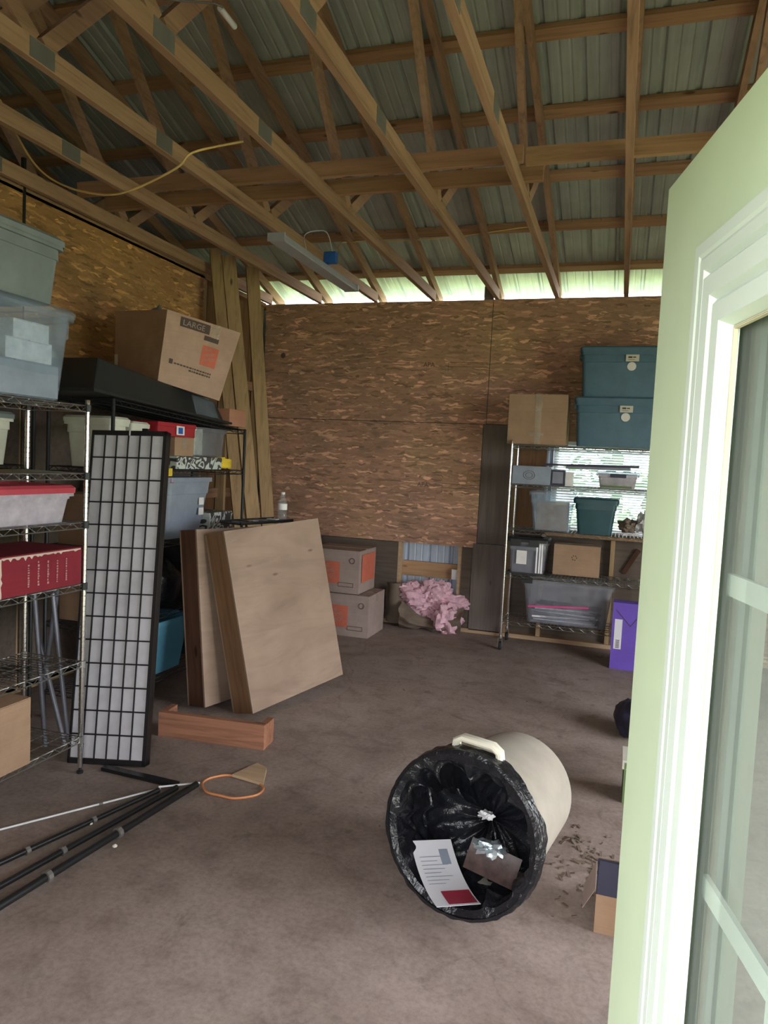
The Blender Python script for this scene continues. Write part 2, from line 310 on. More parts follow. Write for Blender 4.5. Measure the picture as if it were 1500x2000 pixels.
for y in (6.87, 6.28):
    for k in range(26): x = -3.5 + k * .229; b.box(x - .004, y - .05, roofz(y - .05) - .0, x + .004, y - .042, roofz(y - .05) + .012)
b.build('roof_screw', M['zinc'], ceil, kind='stuff')

# ------------------------------------------------------------ trusses
def make_truss(label):
    t = thing('roof_truss', label, 'roof truss', group='wooden roof trusses across the room')
    w = .038
    bx('bottom_chord', M['chord'], t, -w / 2, YN - .05, ZT, w / 2, YB + .0, ZT + .09)
    for y0, y1 in ((7.3, RY), (YN - .3, RY)):
        za, zb = roofz(y0) - .019, roofz(y1) - .019
        B().hexa([(-w / 2, y0, za - .098), (w / 2, y0, za - .098), (w / 2, y1, zb - .098), (-w / 2, y1, zb - .098), (-w / 2, y0, za), (w / 2, y0, za), (w / 2, y1, zb), (-w / 2, y1, zb)]).build('top_chord', M['chord'], t)
    ax = roofz(RY) - .14
    for sgn in (1, -1):
        f = lambda y: RY + sgn * (y - RY)
        B().bar((0, f(4.62), ZT + .085), (0, f(3.68), ax), w, .075).build('web', M['chord'], t)
        B().bar((0, f(4.68), ZT + .085), (0, f(5.36), roofz(5.36) - .12), w, .075).build('web', M['chord'], t)
    for y in (3.42, 2.56):
        for sx in (-1, 1): bx('gusset_plate', M['zinc'], t, sx * .0195 - .001, y - .07, ZT + .006, sx * .0195 + .001, y + .07, ZT + .086)
    return t
TX = [-4.22, -4.83, -3.61, -3.05, -2.445, -1.85, -1.23, -.675, -.07, .535, 1.14, 1.75, 2.36, 2.93]
nm = ['first beyond the left strand board wall, in the gloom at upper left', 'second beyond the left strand board wall, at the far upper left', 'bottom chord flat against the top of the left strand board wall', 'landing over the leaning boards in the back left corner', 'landing second to the right of the corner, behind the grey strip light',
      'whose foot stands beside the right end of the grey strip light', 'landing above the seam of the tall back strand board panels', 'landing above the cardboard box on the right shelf',
      'nearly upright in view, right of the picture centre, above the teal totes', 'seen at the upper right above the open green door']
t0 = None
for i, x in enumerate(TX):  # two trusses stand beyond the partition wall
    lab = 'rough wooden roof truss ' + (nm[i] if i < len(nm) else ('over the hidden right part of the room, next beyond the door' if i == 10 else 'far right side of the room behind the door, %s from it' % ('second', 'third', 'fourth', 'fifth')[i - 10]))
    lab = ' '.join(lab.split()[:16])
    if t0 is None: t0 = make_truss(lab); o = t0
    else: o = copy_tree(t0); o['label'] = lab
    o.location = (x, 0, 0)

# bracing boards across the trusses
tag(bx('bracing_board', M['fresh'], None, -.62, 4.16, ZT + .09, 2.9, 4.198, ZT + .18), 'pale fresh bracing board across trusses, right part, upper line', 'board')
tag(bx('bracing_board', M['purlin'], None, -3.6, 4.12, ZT + .09, -.63, 4.158, ZT + .18), 'long reddish bracing board on edge across left trusses, upper one', 'board')
tag(bx('bracing_board', M['purlin'], None, -3.6, 4.40, ZT + .09, -.55, 4.438, ZT + .18), 'long bracing board on edge across left trusses, lower one with V webs below', 'board')

# ------------------------------------------------------------ back wall
wb = B()
pr = rib_profile(-6.0, XR + .12)
WX0, WX1, WZ0, WZ1 = -.62, .38, 1.06, 1.90
def sid(b, pr, z0, z1, y=YB + .135):
    n = len(pr); b.add([(x, y + h, z0) for x, h in pr] + [(x, y + h, z1) for x, h in pr], [(i, i + 1, n + i + 1, n + i) for i in range(n - 1)])
sid(wb, [p for p in pr if p[0] < WX0] + [(WX0, 0)], -.1, ZT); sid(wb, [(WX1, 0)] + [p for p in pr if p[0] > WX1], -.1, ZT)
mid = [(WX0, 0)] + [p for p in pr if WX0 < p[0] < WX1] + [(WX1, 0)]; sid(wb, mid, -.1, WZ0); sid(wb, mid, WZ1, ZT)
wb = wb.build('wall_back', M['siding'], solid=.001); wb['kind'] = 'structure'
sx = XL
SEAM = -1.265
pan = [(XL + .002, SEAM - .003, 2.035, ZT, 0), (XL + .002, SEAM - .03, .835, 2.029, 0), (SEAM + .003, 1.17, 2.035, ZT + .003, 0), (1.176, XR, 2.035, ZT, 0), (1.176, XR, .83, 2.029, 0), (1.176, XR, 0.04, .824, 0)]
for x0, x1, z0, z1, d in pan: bx('osb_panel', M['osbx'], wb, x0, YB - .001, z0, x1, YB + .011, z1)
for x in (-3.6, -3.0, -2.075, -1.452, -.98, -.66, -.03, .40, .42, 1.17, 1.8, 2.4, 2.95):
    top = WZ0 - .045 if WX0 - .05 < x < WX1 + .01 else ZT - .04
    wd = .019
    bx('stud', M['pale'] if x in (-2.075, -1.452, -.66) else M['stud'], wb, x - wd, YB + .012, .038, x + wd, YB + .10, top)
bx('sole_plate', M['pale'], wb, XL, YB + .012, 0, -2.09, YB + .10, .038); bx('sole_plate', M['pale'], wb, -1.43, YB - .012, 0, XR, YB + .10, .038)
bx('top_plate', M['stud'], wb, -6.0, YB + .012, ZT - .04, XR, YB + .10, ZT - .001)
bx('girt', M['fresh'], wb, -2.055, YB + .095, .49, -1.472, YB + .133, .64)
bx('girt', M['purlin'], wb, XL, YB + .105, 1.95, SEAM + .3, YB + .133, 2.04)
# weathered boards: lower left, and right of the tall panels
bx('weathered_board', M['greyd'], wb, XL, YB - .001, .04, -2.085, YB + .011, .83); bx('weathered_board', M['greyd'], wb, -2.9, YB - .006, .70, -2.3, YB - .001, .83)
bx('weathered_board', M['greyd'], wb, -1.43, YB + .0, .04, -1.325, YB + .011, .83)
bx('fibre_board', M['grey'], wb, -1.288, YB - .008, .885, -.985, YB + .011, 2.03); bx('fibre_board', M['grey'], wb, -1.325, YB - .012, .03, -1.0, YB + .009, .88)
bx('sheathing_board', M['greyd'], wb, -.96, YB + .101, .03, .40, YB + .112, 1.05); bx('sheathing_board', M['side'], wb, -.96, YB + .05, 1.05, -.68, YB + .06, 2.03)
bx('sheathing_board', M['greyd'], wb, .44, YB + .101, .03, 1.17, YB + .112, 2.03)
bx('window_header', M['fresh'], wb, -.64, YB + .012, 1.90, .40, YB + .10, 1.95); bx('window_header', M['purlin'], wb, -.64, YB + .03, 1.95, .40, YB + .10, 2.04)
bx('window_ledge', M['fresh'], wb, -.64, YB - .07, 1.018, .40, YB + .12, 1.056)
bx('diagonal_block', M['dark'], wb, -.0, YB + .06, .0, .03, YB + .1, .05).matrix_local = Matrix.Translation((.06, 0, .72)) @ Matrix.Rotation(R(28), 4, 'Y') @ Matrix.Diagonal((1.4, 1, 5, 1))
# stamps and a knot hole on the strand board
for x, z in ((-1.86, 2.575), (-1.86, 1.40)):
    text('printed_stamp', 'APA', .062, M['ink'], wb, Matrix.Translation((x - .06, YB - .0022, z)) @ XZ)
    b = B(); b.box(x + .19, YB - .002, z + .04, x + .58, YB - .001, z + .044); b.box(x + .19, YB - .002, z + .0, x + .58, YB - .001, z + .003); b.box(x + .19, YB - .002, z - .05, x + .193, YB - .001, z + .044); b.box(x - .5, YB - .002, z + .04, x - .2, YB - .001, z + .044); b.build('printed_line', M['ink'], wb)
b = B(); b.lathe([(.0, 0), (.024, 0), (.028, .002)], 9, Matrix.Translation((-3.44, YB - .004, 2.68)) @ Matrix.Rotation(PI / 2, 4, 'X')); b.build('knot', M['ink'], wb)
bx('block', M['grey'], wb, -1.36, YB + .02, ZT, -1.27, YB + .05, ZT + .13)

# window with open blind
wn = B(); f = .045
for a in ((WX0, WZ0, WX1, WZ0 + f), (WX0, WZ1 - f, WX1, WZ1), (WX0, WZ0, WX0 + f, WZ1), (WX1 - f, WZ0, WX1, WZ1), (WX0, (WZ0 + WZ1) / 2 - .015, WX1, (WZ0 + WZ1) / 2 + .015)): wn.box(a[0], YB + .08, a[1], a[2], YB + .125, a[3])
wn = wn.build('window_1', M['slat']); wn['kind'] = 'structure'
bx('pane', M['glassd'], wn, WX0 + f, YB + .10, WZ0 + f, WX1 - f, YB + .104, (WZ0 + WZ1) / 2 - .015); bx('pane', M['glassd'], wn, WX0 + f, YB + .10, (WZ0 + WZ1) / 2 + .015, WX1 - f, YB + .104, WZ1 - f)
bl = thing('window_blind', 'white horizontal slat blind with open slats in the back window', 'blind', (0, YB + .045, 0))
bx('head_rail', M['slat'], bl, WX0 + .01, -.012, 1.865, WX1 - .01, .02, 1.898); bx('bottom_rail', M['slat'], bl, WX0 + .01, -.01, 1.062, WX1 - .01, .012, 1.076)
s0 = None; k = 0
while 1.09 + k * .0245 < 1.86:
    z = 1.09 + k * .0245; k += 1
    if s0 is None: s0 = B().box(WX0 + .012, -.0125, -.0006, WX1 - .012, .0125, .0006, Matrix.Rotation(R(-42), 4, 'X')).build('slat', M['slat'], bl); s0.location = (0, 0, z)
    else: c = s0.copy(); COL.objects.link(c); c.parent = bl; c.location = (0, 0, z)
for x in (WX0 + .15, WX1 - .15): B().tube([(x, -.014, 1.07), (x, -.014, 1.88)], .0015, 4).build('cord', M['slat'], bl)

# ------------------------------------------------------------ left, right and near walls
def gable(name, x, sgn):
    b = B(); n = 30; ys = [YN - .1 + (YB + .14 - YN + .1) * i / n for i in range(n + 1)]
    if sorted(ys) and RY not in ys: ys = sorted(ys + [RY])
    if sgn > 0: ys = sorted(ys + [1.5, 4.3])       # the right wall has a wide open garage doorway
    b.add([(x, y, 2.4 if sgn > 0 and 1.5 <= y <= 4.3 else -.1) for y in ys] + [(x, y, roofz(y) + .045) for y in ys], [(i, i + 1, len(ys) + i + 1, len(ys) + i) for i in range(len(ys) - 1) if not (sgn > 0 and (ys[i] in (1.5,) or ys[i + 1] == 4.3))])
    o = b.build(name, M['roof'], solid=.002); o['kind'] = 'structure'; return o
gable('wall_far_left', -6.0, -1)
wl = B().box(XL - .012, YN, 3.201, XL - .002, YB, 3.209).build('wall_left', M['chord']); wl['kind'] = 'structure'
wr = gable('wall_right', XR + .12, 1)
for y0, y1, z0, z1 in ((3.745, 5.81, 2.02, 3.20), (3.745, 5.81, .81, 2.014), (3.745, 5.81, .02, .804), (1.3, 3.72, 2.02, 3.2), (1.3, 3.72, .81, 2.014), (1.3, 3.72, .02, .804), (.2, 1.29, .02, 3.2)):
    bx('osb_panel', M['osby'] if z1 > 3 else M['greyd'], wl, XL - .012, y0, z0, XL, y1, z1)  # lower rows take a dark board colour as painted shade behind the shelving
for y in (.4, 1.3, 2.5, 3.73, 4.9, 5.85, 6.3, 6.95): bx('stud', M['stud'], wl, XL - .105, y - .019, .04, XL - .013, y + .019, ZT - .01)
bx('wall_plate', M['chord'], wl, XL - .1, YN, ZT - .03, XL - .0, YB, ZT + .01); bx('sole_plate', M['stud'], wl, XL - .1, YN, 0, XL - .0, YB, .038)
bx('sheathing_board', M['side'], wl, XL - .125, 5.8, .02, XL - .119, 7, 3.2)  # dark brown backing sheet, standing in for shadow behind the leaning boards
bx('girt', M['chord'], wl, XL - .118, 5.8, 2.3, XL - .08, 7, 2.39); bx('girt', M['chord'], wl, XL - .118, 5.8, 1.2, XL - .08, 7, 1.29); bx('post', M['black'], wl, XL - .02, 3.722, 2.9, XL + .002, 3.744, 3.4)
for y0, y1 in ((.2, 1.48), (4.32, 5.6), (5.61, 7.0)): bx('osb_panel', M['osby'], wr, XR, y0, .02, XR + .012, y1, 2.4)
for y in (.4, 1.46, 4.34, 5.0, 6.2): bx('stud', M['stud'], wr, XR + .013, y - .019, .04, XR + .1, y + .019, ZT - .01)
# near wall with the entry doorway
nw = B()
for a in ((-6, 0, -.72, ZT), (-.72, 2.07, .30, ZT), (.30, 0, XR + .1, ZT)): nw.box(a[0], YN - .06, a[1], a[2], YN + .06, a[3])
nw = nw.build('wall_near', M['osbx']); nw['kind'] = 'structure'

# ------------------------------------------------------------ open green door (free edge at P, hinge towards the camera)
dr = thing('door_1', 'open mint green entry door with white framed glass', 'door', (.037, 1.143, 0), (0, 0, math.atan2(-.974, .229)))
dr['kind'] = 'structure'; del dr['category']
# local x = from the free edge towards the hinge, local +y = right-hand side (away from the camera's face) ; visible face at y = 0
DW, DT = .91, -.044     # thickness goes to the far side
gx0, gx1, gz0, gz1 = .175, .735, .30, 1.90
fy = 1
def dside(y): return y
b = B()
y0, y1 = 0.0, .044
b.box(0, y0, .01, gx0 + .02, y1, 2.03); b.box(gx1 - .02, y0, .01, DW, y1, 2.03); b.box(gx0 + .02, y0, .01, gx1 - .02, y1, gz0 + .02); b.box(gx0 + .02, y0, gz1 - .02, gx1 - .02, y1, 2.03)
b.build('door_leaf', M['mint'], dr)
def ring(x0, z0, x1, z1, w, ya, yb, yc):
    """mitred moulding ring: outer at x0..x1; profile rises from ya (outer edge) over yb to yc (inner edge)"""
    b = B(); rows = [(0, ya), (w * .12, yb), (w * .42, yb), (w * .5, yb + (yc - yb) * .35), (w * .6, yb), (w * .88, yb), (w, yc)]
    vs = []
    for d, y in rows: vs += [(x0 + d, y, z0 + d), (x1 - d, y, z0 + d), (x1 - d, y, z1 - d), (x0 + d, y, z1 - d)]
    fs = [(i * 4 + k, i * 4 + (k + 1) % 4, (i + 1) * 4 + (k + 1) % 4, (i + 1) * 4 + k) for i in range(len(rows) - 1) for k in range(4)]
    b.add(vs, fs); return b
for s_, ysurf in ((-1, 0.0), (1, .044)):
    ring(gx0, gz0, gx1, gz1, .045, ysurf, ysurf + s_ * .012, ysurf + s_ * .006).build('glazing_frame', M['mintw'], dr, label='white moulded frame around the glass')
    ring(gx0 + .045, gz0 + .045, gx1 - .045, gz1 - .045, .075, ysurf + s_ * .006, ysurf + s_ * .016, ysurf - s_ * .004).build('glazing_frame', M['mintw'], dr)
bd = ring(gx0 + .118, gz0 + .118, gx1 - .118, gz1 - .118, .0035, -.0015, -.0025, .002); bd.build('glazing_bead', M['bead'], dr, label='yellowed worn bead against the glass')
for yy in (.010, .034): B().add([(gx0 + .10, yy, gz0 + .10), (gx1 - .10, yy, gz0 + .10), (gx1 - .10, yy, gz1 - .10), (gx0 + .10, yy, gz1 - .10)], [(0, 1, 2, 3)]).build('pane', M['glass'], dr)
for z in (1.505, 1.16, .815): bx('muntin', M['mintw'], dr, gx0 + .10, .019, z - .012, gx1 - .10, .025, z + .012)
bx('muntin', M['mintw'], dr, .455 - .01, .018, gz0 + .1, .455 + .01, .026, gz1 - .1)
DOOR = dr
# ================================================================ objects
# ------------------------------------------------------------ wire shelving
def wire_shelf(parent, w, l, z, mat, hw=.028, step=.03, frame=True):
    """shelf of welded wire: w along x, l along y; rails top and bottom with a zigzag between, cross wires on top"""
    b = B()
    for zz in (0, -hw):
        for x in (0, w): b.tube([(x, 0, zz), (x, l, zz)], .0032, 5)
        for y in (0, l): b.tube([(0, y, zz), (w, y, zz)], .0032, 5)
    for x in (0, w):
        n = max(2, int(l / .045)); b.tube([(x, l * i / n, 0 if i % 2 else -hw) for i in range(n + 1)], .0022, 4)
    for y in (0, l):
        n = max(2, int(w / .045)); b.tube([(w * i / n, y, 0 if i % 2 else -hw) for i in range(n + 1)], .0022, 4)
    e = b.build('shelf_frame', mat, parent); e.location = (0, 0, z)
    b = B(); n = int(l / step)
    for i in range(1, n): b.tube([(0, l * i / n, 0.002), (w, l * i / n, 0.002)], .0017, 4)
    for i in (.25, .5, .75): b.tube([(w * i, 0, -.004), (w * i, l, -.004)], .0028, 4)
    o = b.build('shelf_wires', mat, e, kind='stuff'); return e
def post(parent, x, y, z1, mat, z0=.03, rings=True, r=.0127):
    b = B(); pr = [(0, z0)]
    b2 = [(r, z0), (r, z1 - .004), (r * .8, z1), (0, z1)]
    if rings:
        b2 = [(r, z0)]; z = z0 + .05
        while z < z1 - .03: b2 += [(r, z), (r * .82, z + .001), (r * .82, z + .004), (r, z + .005)]; z += .0254
        b2 += [(r, z1 - .004), (r * .8, z1), (0, z1)]
    b.lathe([(0, z0)] + b2, 10, c=(x, y, 0)); return b.build('post', mat, parent, smooth=True)
def foot(parent, x, y):
    return B().lathe([(0, 0), (.016, 0), (.016, .012), (.007, .014), (.007, .035), (0, .035)], 12, c=(x, y, 0)).build('levelling_foot', M['black'], parent)

u1 = thing('wire_shelving_unit', 'tall chrome wire shelving unit on the left with bins and red box', 'shelving', (-2.83, 1.71, 0))
for x, y in ((0, 0), (0, 1.22), (.36, 0), (.36, 1.22)): post(u1, x, y, 1.85, M['chrome']); foot(u1, x, y)
Z1 = (.184, .566, .955, 1.258, 1.495, 1.822)
for z in Z1: wire_shelf(u1, .36, 1.22, z, M['wire'])
for z in Z1:
    for x, y in ((.36, 1.22), (0, 1.22)): B().lathe([(.0165, -.03), (.0175, .004), (.0135, .006)], 12, c=(x, y, z)).build('shelf_collar', M['black' if z > .6 else 'wire'], u1)

u2 = thing('wire_shelving_unit', 'black wire shelving unit against the left wall behind the folding screen', 'shelving', (-3.2, 3.47, 0))
for x, y in ((0, 0), (0, 1.52), (.45, 0), (.45, 1.52)): post(u2, x, y, 1.905 if y == 0 else 1.82, M['bwire'], rings=False, r=.011); foot(u2, x, y)
for z in (.17, .58, 1.04, 1.505): wire_shelf(u2, .45, 1.52, z, M['bwire'])
e = wire_shelf(u2, .45, 1.525, 1.90, M['bwire']); e.rotation_euler = (-.058, 0, 0)

u4 = thing('wire_shelving_unit', 'low-set dark wire shelf in the gloom behind the chrome shelving, against left wall', 'shelving', (-3.62, 2.2, 0))
for x, y in ((0, 0), (0, 1.22), (.36, 0), (.36, 1.22)): post(u4, x, y, 1.9, M['bwire'], rings=False, r=.011); foot(u4, x, y)
for z in (.3, .9, 1.50, 1.88): wire_shelf(u4, .36, 1.22, z, M['bwire'])

u3 = thing('rolling_wire_shelving', 'chrome wire shelving unit on casters in front of the back window', 'shelving', (-.93, 6.46, 0))
for x, y in ((0, 0), (0, .40), (1.22, 0), (1.22, .40)):
    post(u3, x, y, 1.87, M['chrome'], z0=.12)
    c = B().lathe([(0, .128), (.02, .128), (.02, .108), (0, .108)], 12, c=(x, y, 0)).box(x - .018, y - .012, .03, x - .014, y + .03, .11).box(x + .014, y - .012, .03, x + .018, y + .03, .11).build('caster', M['wire'], u3)
    B().lathe([(0, -.012), (.034, -.012), (.038, -.005), (.038, .005), (.034, .012), (0, .012)], 20, Matrix.Translation((x, y + .008, .038)) @ Matrix.Rotation(PI / 2, 4, 'Y')).build('wheel', M['rubber'], c, smooth=True)
def shelf_x(parent, l, w, z, mat):
    e = wire_shelf(parent, w, l, z, mat); e.rotation_euler = (0, 0, -PI / 2); e.location = (0, w, z); return e
Z3 = (.265, .69, 1.085, 1.487, 1.835)
for z in Z3: shelf_x(u3, 1.22, .40, z, M['wire'])

# ------------------------------------------------------------ storage boxes
def tote(name, label, loc, w, d, h, mat, lid=None, lidm=None, taper=.04, rz=0, group=None, rimh=.03, lidh=.022, wall=.003, latches=None, ribs=True, cat='storage bin', over=.014, tape=None):
    """open tapered tub with folded rim, and a lid; w along x, d along y"""
    t = thing(name, label, cat, loc, (0, 0, rz), group)
    def rr(hw, hd, r, z, n=4):
        o = []
        for cx, cy, a0 in ((hw - r, hd - r, 0), (-hw + r, hd - r, 90), (-hw + r, -hd + r, 180), (hw - r, -hd + r, 270)):
            for k in range(n + 1): a = R(a0 + 90 * k / n); o.append((cx + r * math.cos(a), cy + r * math.sin(a), z))
        return o
    def loft(secs, closeb=True, closet=False):
        b = B(); n = len(secs[0]); vs = [p for s_ in secs for p in s_]; fs = [(i * n + k, i * n + (k + 1) % n, (i + 1) * n + (k + 1) % n, (i + 1) * n + k) for i in range(len(secs) - 1) for k in range(n)]
        if closeb: fs.append(tuple(range(n))[::-1])
        if closet: fs.append(tuple((len(secs) - 1) * n + k for k in range(n)))
        return b.add(vs, fs)
    r = min(w, d) * .09; tw, td = taper * 1.0, taper * 1.0; hw, hd = w / 2 - over, d / 2 - over
    S_ = [rr(hw - tw, hd - td, r, 0)]
    S_ += [rr(hw - tw * .25, hd - td * .25, r, h * .72)]
    if ribs: S_ += [rr(hw - tw * .25 + .006, hd - td * .25 + .006, r, h * .725)]
    S_ += [rr(hw, hd, r, h - rimh), rr(hw + over, hd + over, r, h - rimh), rr(hw + over, hd + over, r, h), rr(hw - .002, hd - .002, r, h), rr(hw - .004, hd - .004, r, h - rimh), rr(hw - tw - .004, hd - td - .004, r, wall)]
    loft(S_, True, True).build('body', mat, t, smooth=True)
    if lid is not None:
        z = h + .001; L = [rr(w / 2 + .004, d / 2 + .004, r, z - rimh * .5), rr(w / 2 + .005, d / 2 + .005, r, z + lidh * .4), rr(w / 2 - .008, d / 2 - .008, r, z + lidh), rr(w / 2 - .05, d / 2 - .05, r, z + lidh), rr(w / 2 - .06, d / 2 - .06, r, z + lidh * .5)]
        loft(L, False, True).build('lid', lid, t, smooth=True)
    if latches:
        for px, py, ax in latches:
            if ax == 'x': bx('latch', lidm or lid or mat, t, px - .045, py - .012, h - .05, px + .045, py + .008, h + .012, bevel=.003)
            else: bx('latch', lidm or lid or mat, t, px - .008, py - .045, h - .05, px + .012, py + .045, h + .012, bevel=.003)
    return t

def carton(name, label, loc, w, d, h, mat, rz=0, tape='x', group=None, rot=None, cat='box', gap=.004, tp=True):
    """closed cardboard carton: walls, four top flaps as sheets, tape strip"""
    t = thing(name, label, cat, loc, rot or (0, 0, rz), group); hw, hd = w / 2, d / 2
    def f(u, v): return 0
    b = B(); n = 5; rnd = random.random() * 50
    def side(p, q):
        b.grid(lambda u, v: (lambda P: (P[0] * (1 + .008 * nz(P, 5, rnd)), P[1] * (1 + .008 * nz(P, 5, rnd)), P[2]))((p[0] + (q[0] - p[0]) * u, p[1] + (q[1] - p[1]) * u, h * v)), n, n)
    side((-hw, -hd), (hw, -hd)); side((hw, -hd), (hw, hd)); side((hw, hd), (-hw, hd)); side((-hw, hd), (-hw, -hd)); b.add([(-hw, -hd, 0), (hw, -hd, 0), (hw, hd, 0), (-hw, hd, 0)], [(0, 1, 2, 3)])
    b.build('body', mat, t)
    if tape == 'x':
        B().box(-hw, -hd, h + .001, hw, -gap / 2, h + .004).build('flap', mat, t); B().box(-hw, gap / 2, h + .001, hw, hd, h + .005).build('flap', mat, t)
        if tp: B().box(-hw - .001, -.025, h + .005, hw + .001, .025, h + .006).box(hw + .0005, -.025, h - .07, hw + .002, .025, h + .006).box(-hw - .002, -.025, h - .07, -hw - .0005, .025, h + .006).build('tape', M['tape'], t)
    else:
        B().box(-hw, -hd, h + .001, -gap / 2, hd, h + .004).build('flap', mat, t); B().box(gap / 2, -hd, h + .001, hw, hd, h + .005).build('flap', mat, t)
        if tp: B().box(-.025, -hd - .001, h + .005, .025, hd + .001, h + .006).box(-.025, -hd - .003, h - .07, .025, -hd - .0015, h + .006).box(-.025, hd + .0005, h - .07, .025, hd + .002, h + .006).build('tape', M['tape'], t)
    return t

# --- chrome unit, left
tote('storage_bin', 'large clear bluish plastic bin of white cartons on top of chrome shelving', (-2.655, 2.47, Z1[5] + .004), .46, .66, .39, M['clear'], M['clear'], taper=.03)
for k, (x, y, z, a, c_, e_) in enumerate(((-2.61, 2.47, .012, .30, .50, .14), (-2.59, 2.56, .16, .24, .26, .085), (-2.59, 2.57, .25, .24, .2, .075), (-2.60, 2.29, .16, .22, .16, .12))):
    o = carton('small_carton', ['blue-grey flat box at the bottom inside the clear bin', 'white carton, middle layer inside the clear bin', 'white carton, topmost inside the clear bin', 'white carton nearest the left edge inside the clear bin'][k], (x, y, Z1[5] + z), a, c_, e_, M['white'] if k else M['bgrey'], tp=False)
t = tote('storage_bin', 'grey-green lidded tote stacked above the clear bin, top left', (-2.665, 2.42, Z1[5] + .425), .47, .62, .27, M['tote'], M['tote'], taper=.02)
tote('storage_bin', 'clear flat bin with red lid on the middle chrome shelf', (-2.66, 2.50, Z1[3] + .004), .38, .74, .155, M['cloudy'], M['redlid'], taper=.022)
c = carton('long_carton', 'long dark red box with torn edges and faint white writing on chrome shelf', (-2.652, 2.60, Z1[2] + .004), .36, .62, .175, M['redbox'], tape='y', tp=False)
random.seed(3)
for k in range(5):                                       # faint lines of lettering, too worn to read
    b = B(); z = .03
    while z < .135: w_ = random.uniform(.004, .011); b.box(.1828, -.03 + k * .058, z, .1838, -.022 + k * .058 + random.uniform(-.002, .003), z + w_); z += w_ + random.uniform(.002, .006)
    b.build('printed_line', M['wprint'], c)
b = B(); b.grid(lambda u, v: (.1835, -.235 + .06 * u + .015 * nz((u * 9, v * 9, 1), 1), .0 + .172 * v), 4, 10); b.grid(lambda u, v: (.1835, -.175 + .475 * u, .168 + .007 * v - (.03 * max(0, nz((u * 12, 0, 3), 2)) if v < .5 else 0)), 40, 1); b.build('torn_paper', M['tear'], c)
c = carton('long_carton', 'nearer dark red box with a white patch, cut by the left picture edge', (-2.652, 2.05, Z1[2] + .004), .36, .44, .16, M['redbox'], tape='y', tp=False)
bx('sticker', M['white'], c, .1815, .06, .04, .1835, .17, .085); bx('torn_paper', M['tear'], c, .1815, .19, .0, .1835, .215, .16)
carton('small_carton', 'white box at the left picture edge on the second chrome shelf', (-2.62, 2.24, Z1[4] + .004), .26, .28, .17, M['white'], tp=False)
c = carton('carton', 'open brown cardboard box on the bottom chrome shelf, lower left', (-2.66, 2.33, Z1[0] + .004), .42, .50, .30, M['card2'], tape='y', tp=False)
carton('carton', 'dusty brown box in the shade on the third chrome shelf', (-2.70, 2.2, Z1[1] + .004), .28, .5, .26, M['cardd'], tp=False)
# folding stand of grey tubes behind
t = thing('folding_stand', 'folding stand of grey steel tubes leaning behind the chrome shelving', 'stand', (-2.86, 3.12, 0))
for p, q in (((-.09, 0, .83), (.0, .0, .0)), ((.03, 0, .84), (.15, 0, .06)), ((.03, .03, .82), (-.05, .03, .3)), ((-.09, .03, .6), (.1, .03, .02))): B().tube([p, q], .013, 10).build('leg', M['steel'], t, smooth=True)
B().tube([(-.1, .015, .835), (.05, .015, .845)], .011, 8).build('cross_tube', M['steel'], t)
# --- dim shelf behind
for k, (y, w_) in enumerate(((2.72, .34), (3.10, .34))):
    tote('storage_bin', ['cream white bin seen through the chrome shelves, left one of two', 'cream white bin seen through the chrome shelves, right one of two'][k], (-3.42, y, 1.504), .36, w_, .27, M['cream'], M['tote'], taper=.02)
tote('storage_bin', 'grey bin behind the clear bin, beside the tilted moving box', (-3.40, 2.97, 1.884), .38, .5, .36, M['tote'], M['bgrey'], taper=.02)
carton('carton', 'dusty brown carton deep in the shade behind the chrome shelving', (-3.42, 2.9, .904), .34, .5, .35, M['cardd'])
tote('storage_bin', 'black bin low in the shade behind the chrome shelving', (-3.42, 2.9, .304), .35, .6, .4, M['black'], M['black'])
# --- black unit, left wall
tote('storage_bin', 'pale cream bin under the tilted tray, left one', (-2.96, 3.59, 1.51), .34, .17, .275, M['cream'], M['cream'], taper=.02)
tote('storage_bin', 'pale cream bin under the tilted tray, right one', (-2.96, 3.78, 1.51), .34, .17, .26, M['cream'], M['cream'], taper=.02)
c = carton('small_carton', 'brown box on the black shelf below the red tin', (-2.86, 4.215, 1.597), .18, .22, .118, M['card2'])
t = thing('tin_box', 'red tin box with a blue and white emblem on the black shelf', 'tin', (-2.90, 4.115, 1.720)); bx('body', M['redtin'], t, -.14, -.21, 0, .14, .21, .075, bevel=.008); bx('lid', M['redtin'], t, -.145, -.215, .06, .145, .215, .088, bevel=.006)
bx('emblem', M['white'], t, .146, -.02, .012, .148, .07, .07); bx('emblem', M['bluebox'], t, .1475, 0, .02, .149, .05, .06)
t = thing('marbled_box', 'long white box with black marbled pattern on the black shelf', 'box', (-2.90, 4.40, 1.51)); bx('body', M['marble'], t, -.06, -.28, 0, .14, .28, .075, bevel=.006); bx('lid', M['marble'], t, -.063, -.283, .055, .143, .283, .085, bevel=.006)
t = tote('clear_bin', 'cloudy clear bin on the marbled box', (-2.93, 4.58, 1.60), .3, .44, .20, M['cleargrey'], None, taper=.01, ribs=False); bx('panel', M['cream'], t, .10, -.20, .01, .105, -.06, .19)
t = thing('cord_coil', 'coil of yellow cord at the end of the black shelf', 'cord', (-2.84, 4.80, 1.51))
b = B(); b.tube([(.07 * math.cos(a / 12 * 2 * PI), .09 * math.sin(a / 12 * 2 * PI), .012 + .07 * a / 84 + .004 * math.sin(a)) for a in range(84)], .007, 6); b.build('coil', M['cyel'], t, smooth=True)
t = tote('storage_bin', 'blue-grey tote with white stickers on the black shelf', (-2.95, 4.29, 1.045), .42, .53, .41, M['bgrey'], None, taper=.05)
for z0, z1 in ((.22, .27), (.15, .20)): bx('sticker', M['white'], t, .186, .11, z0, .189, .17, z1)
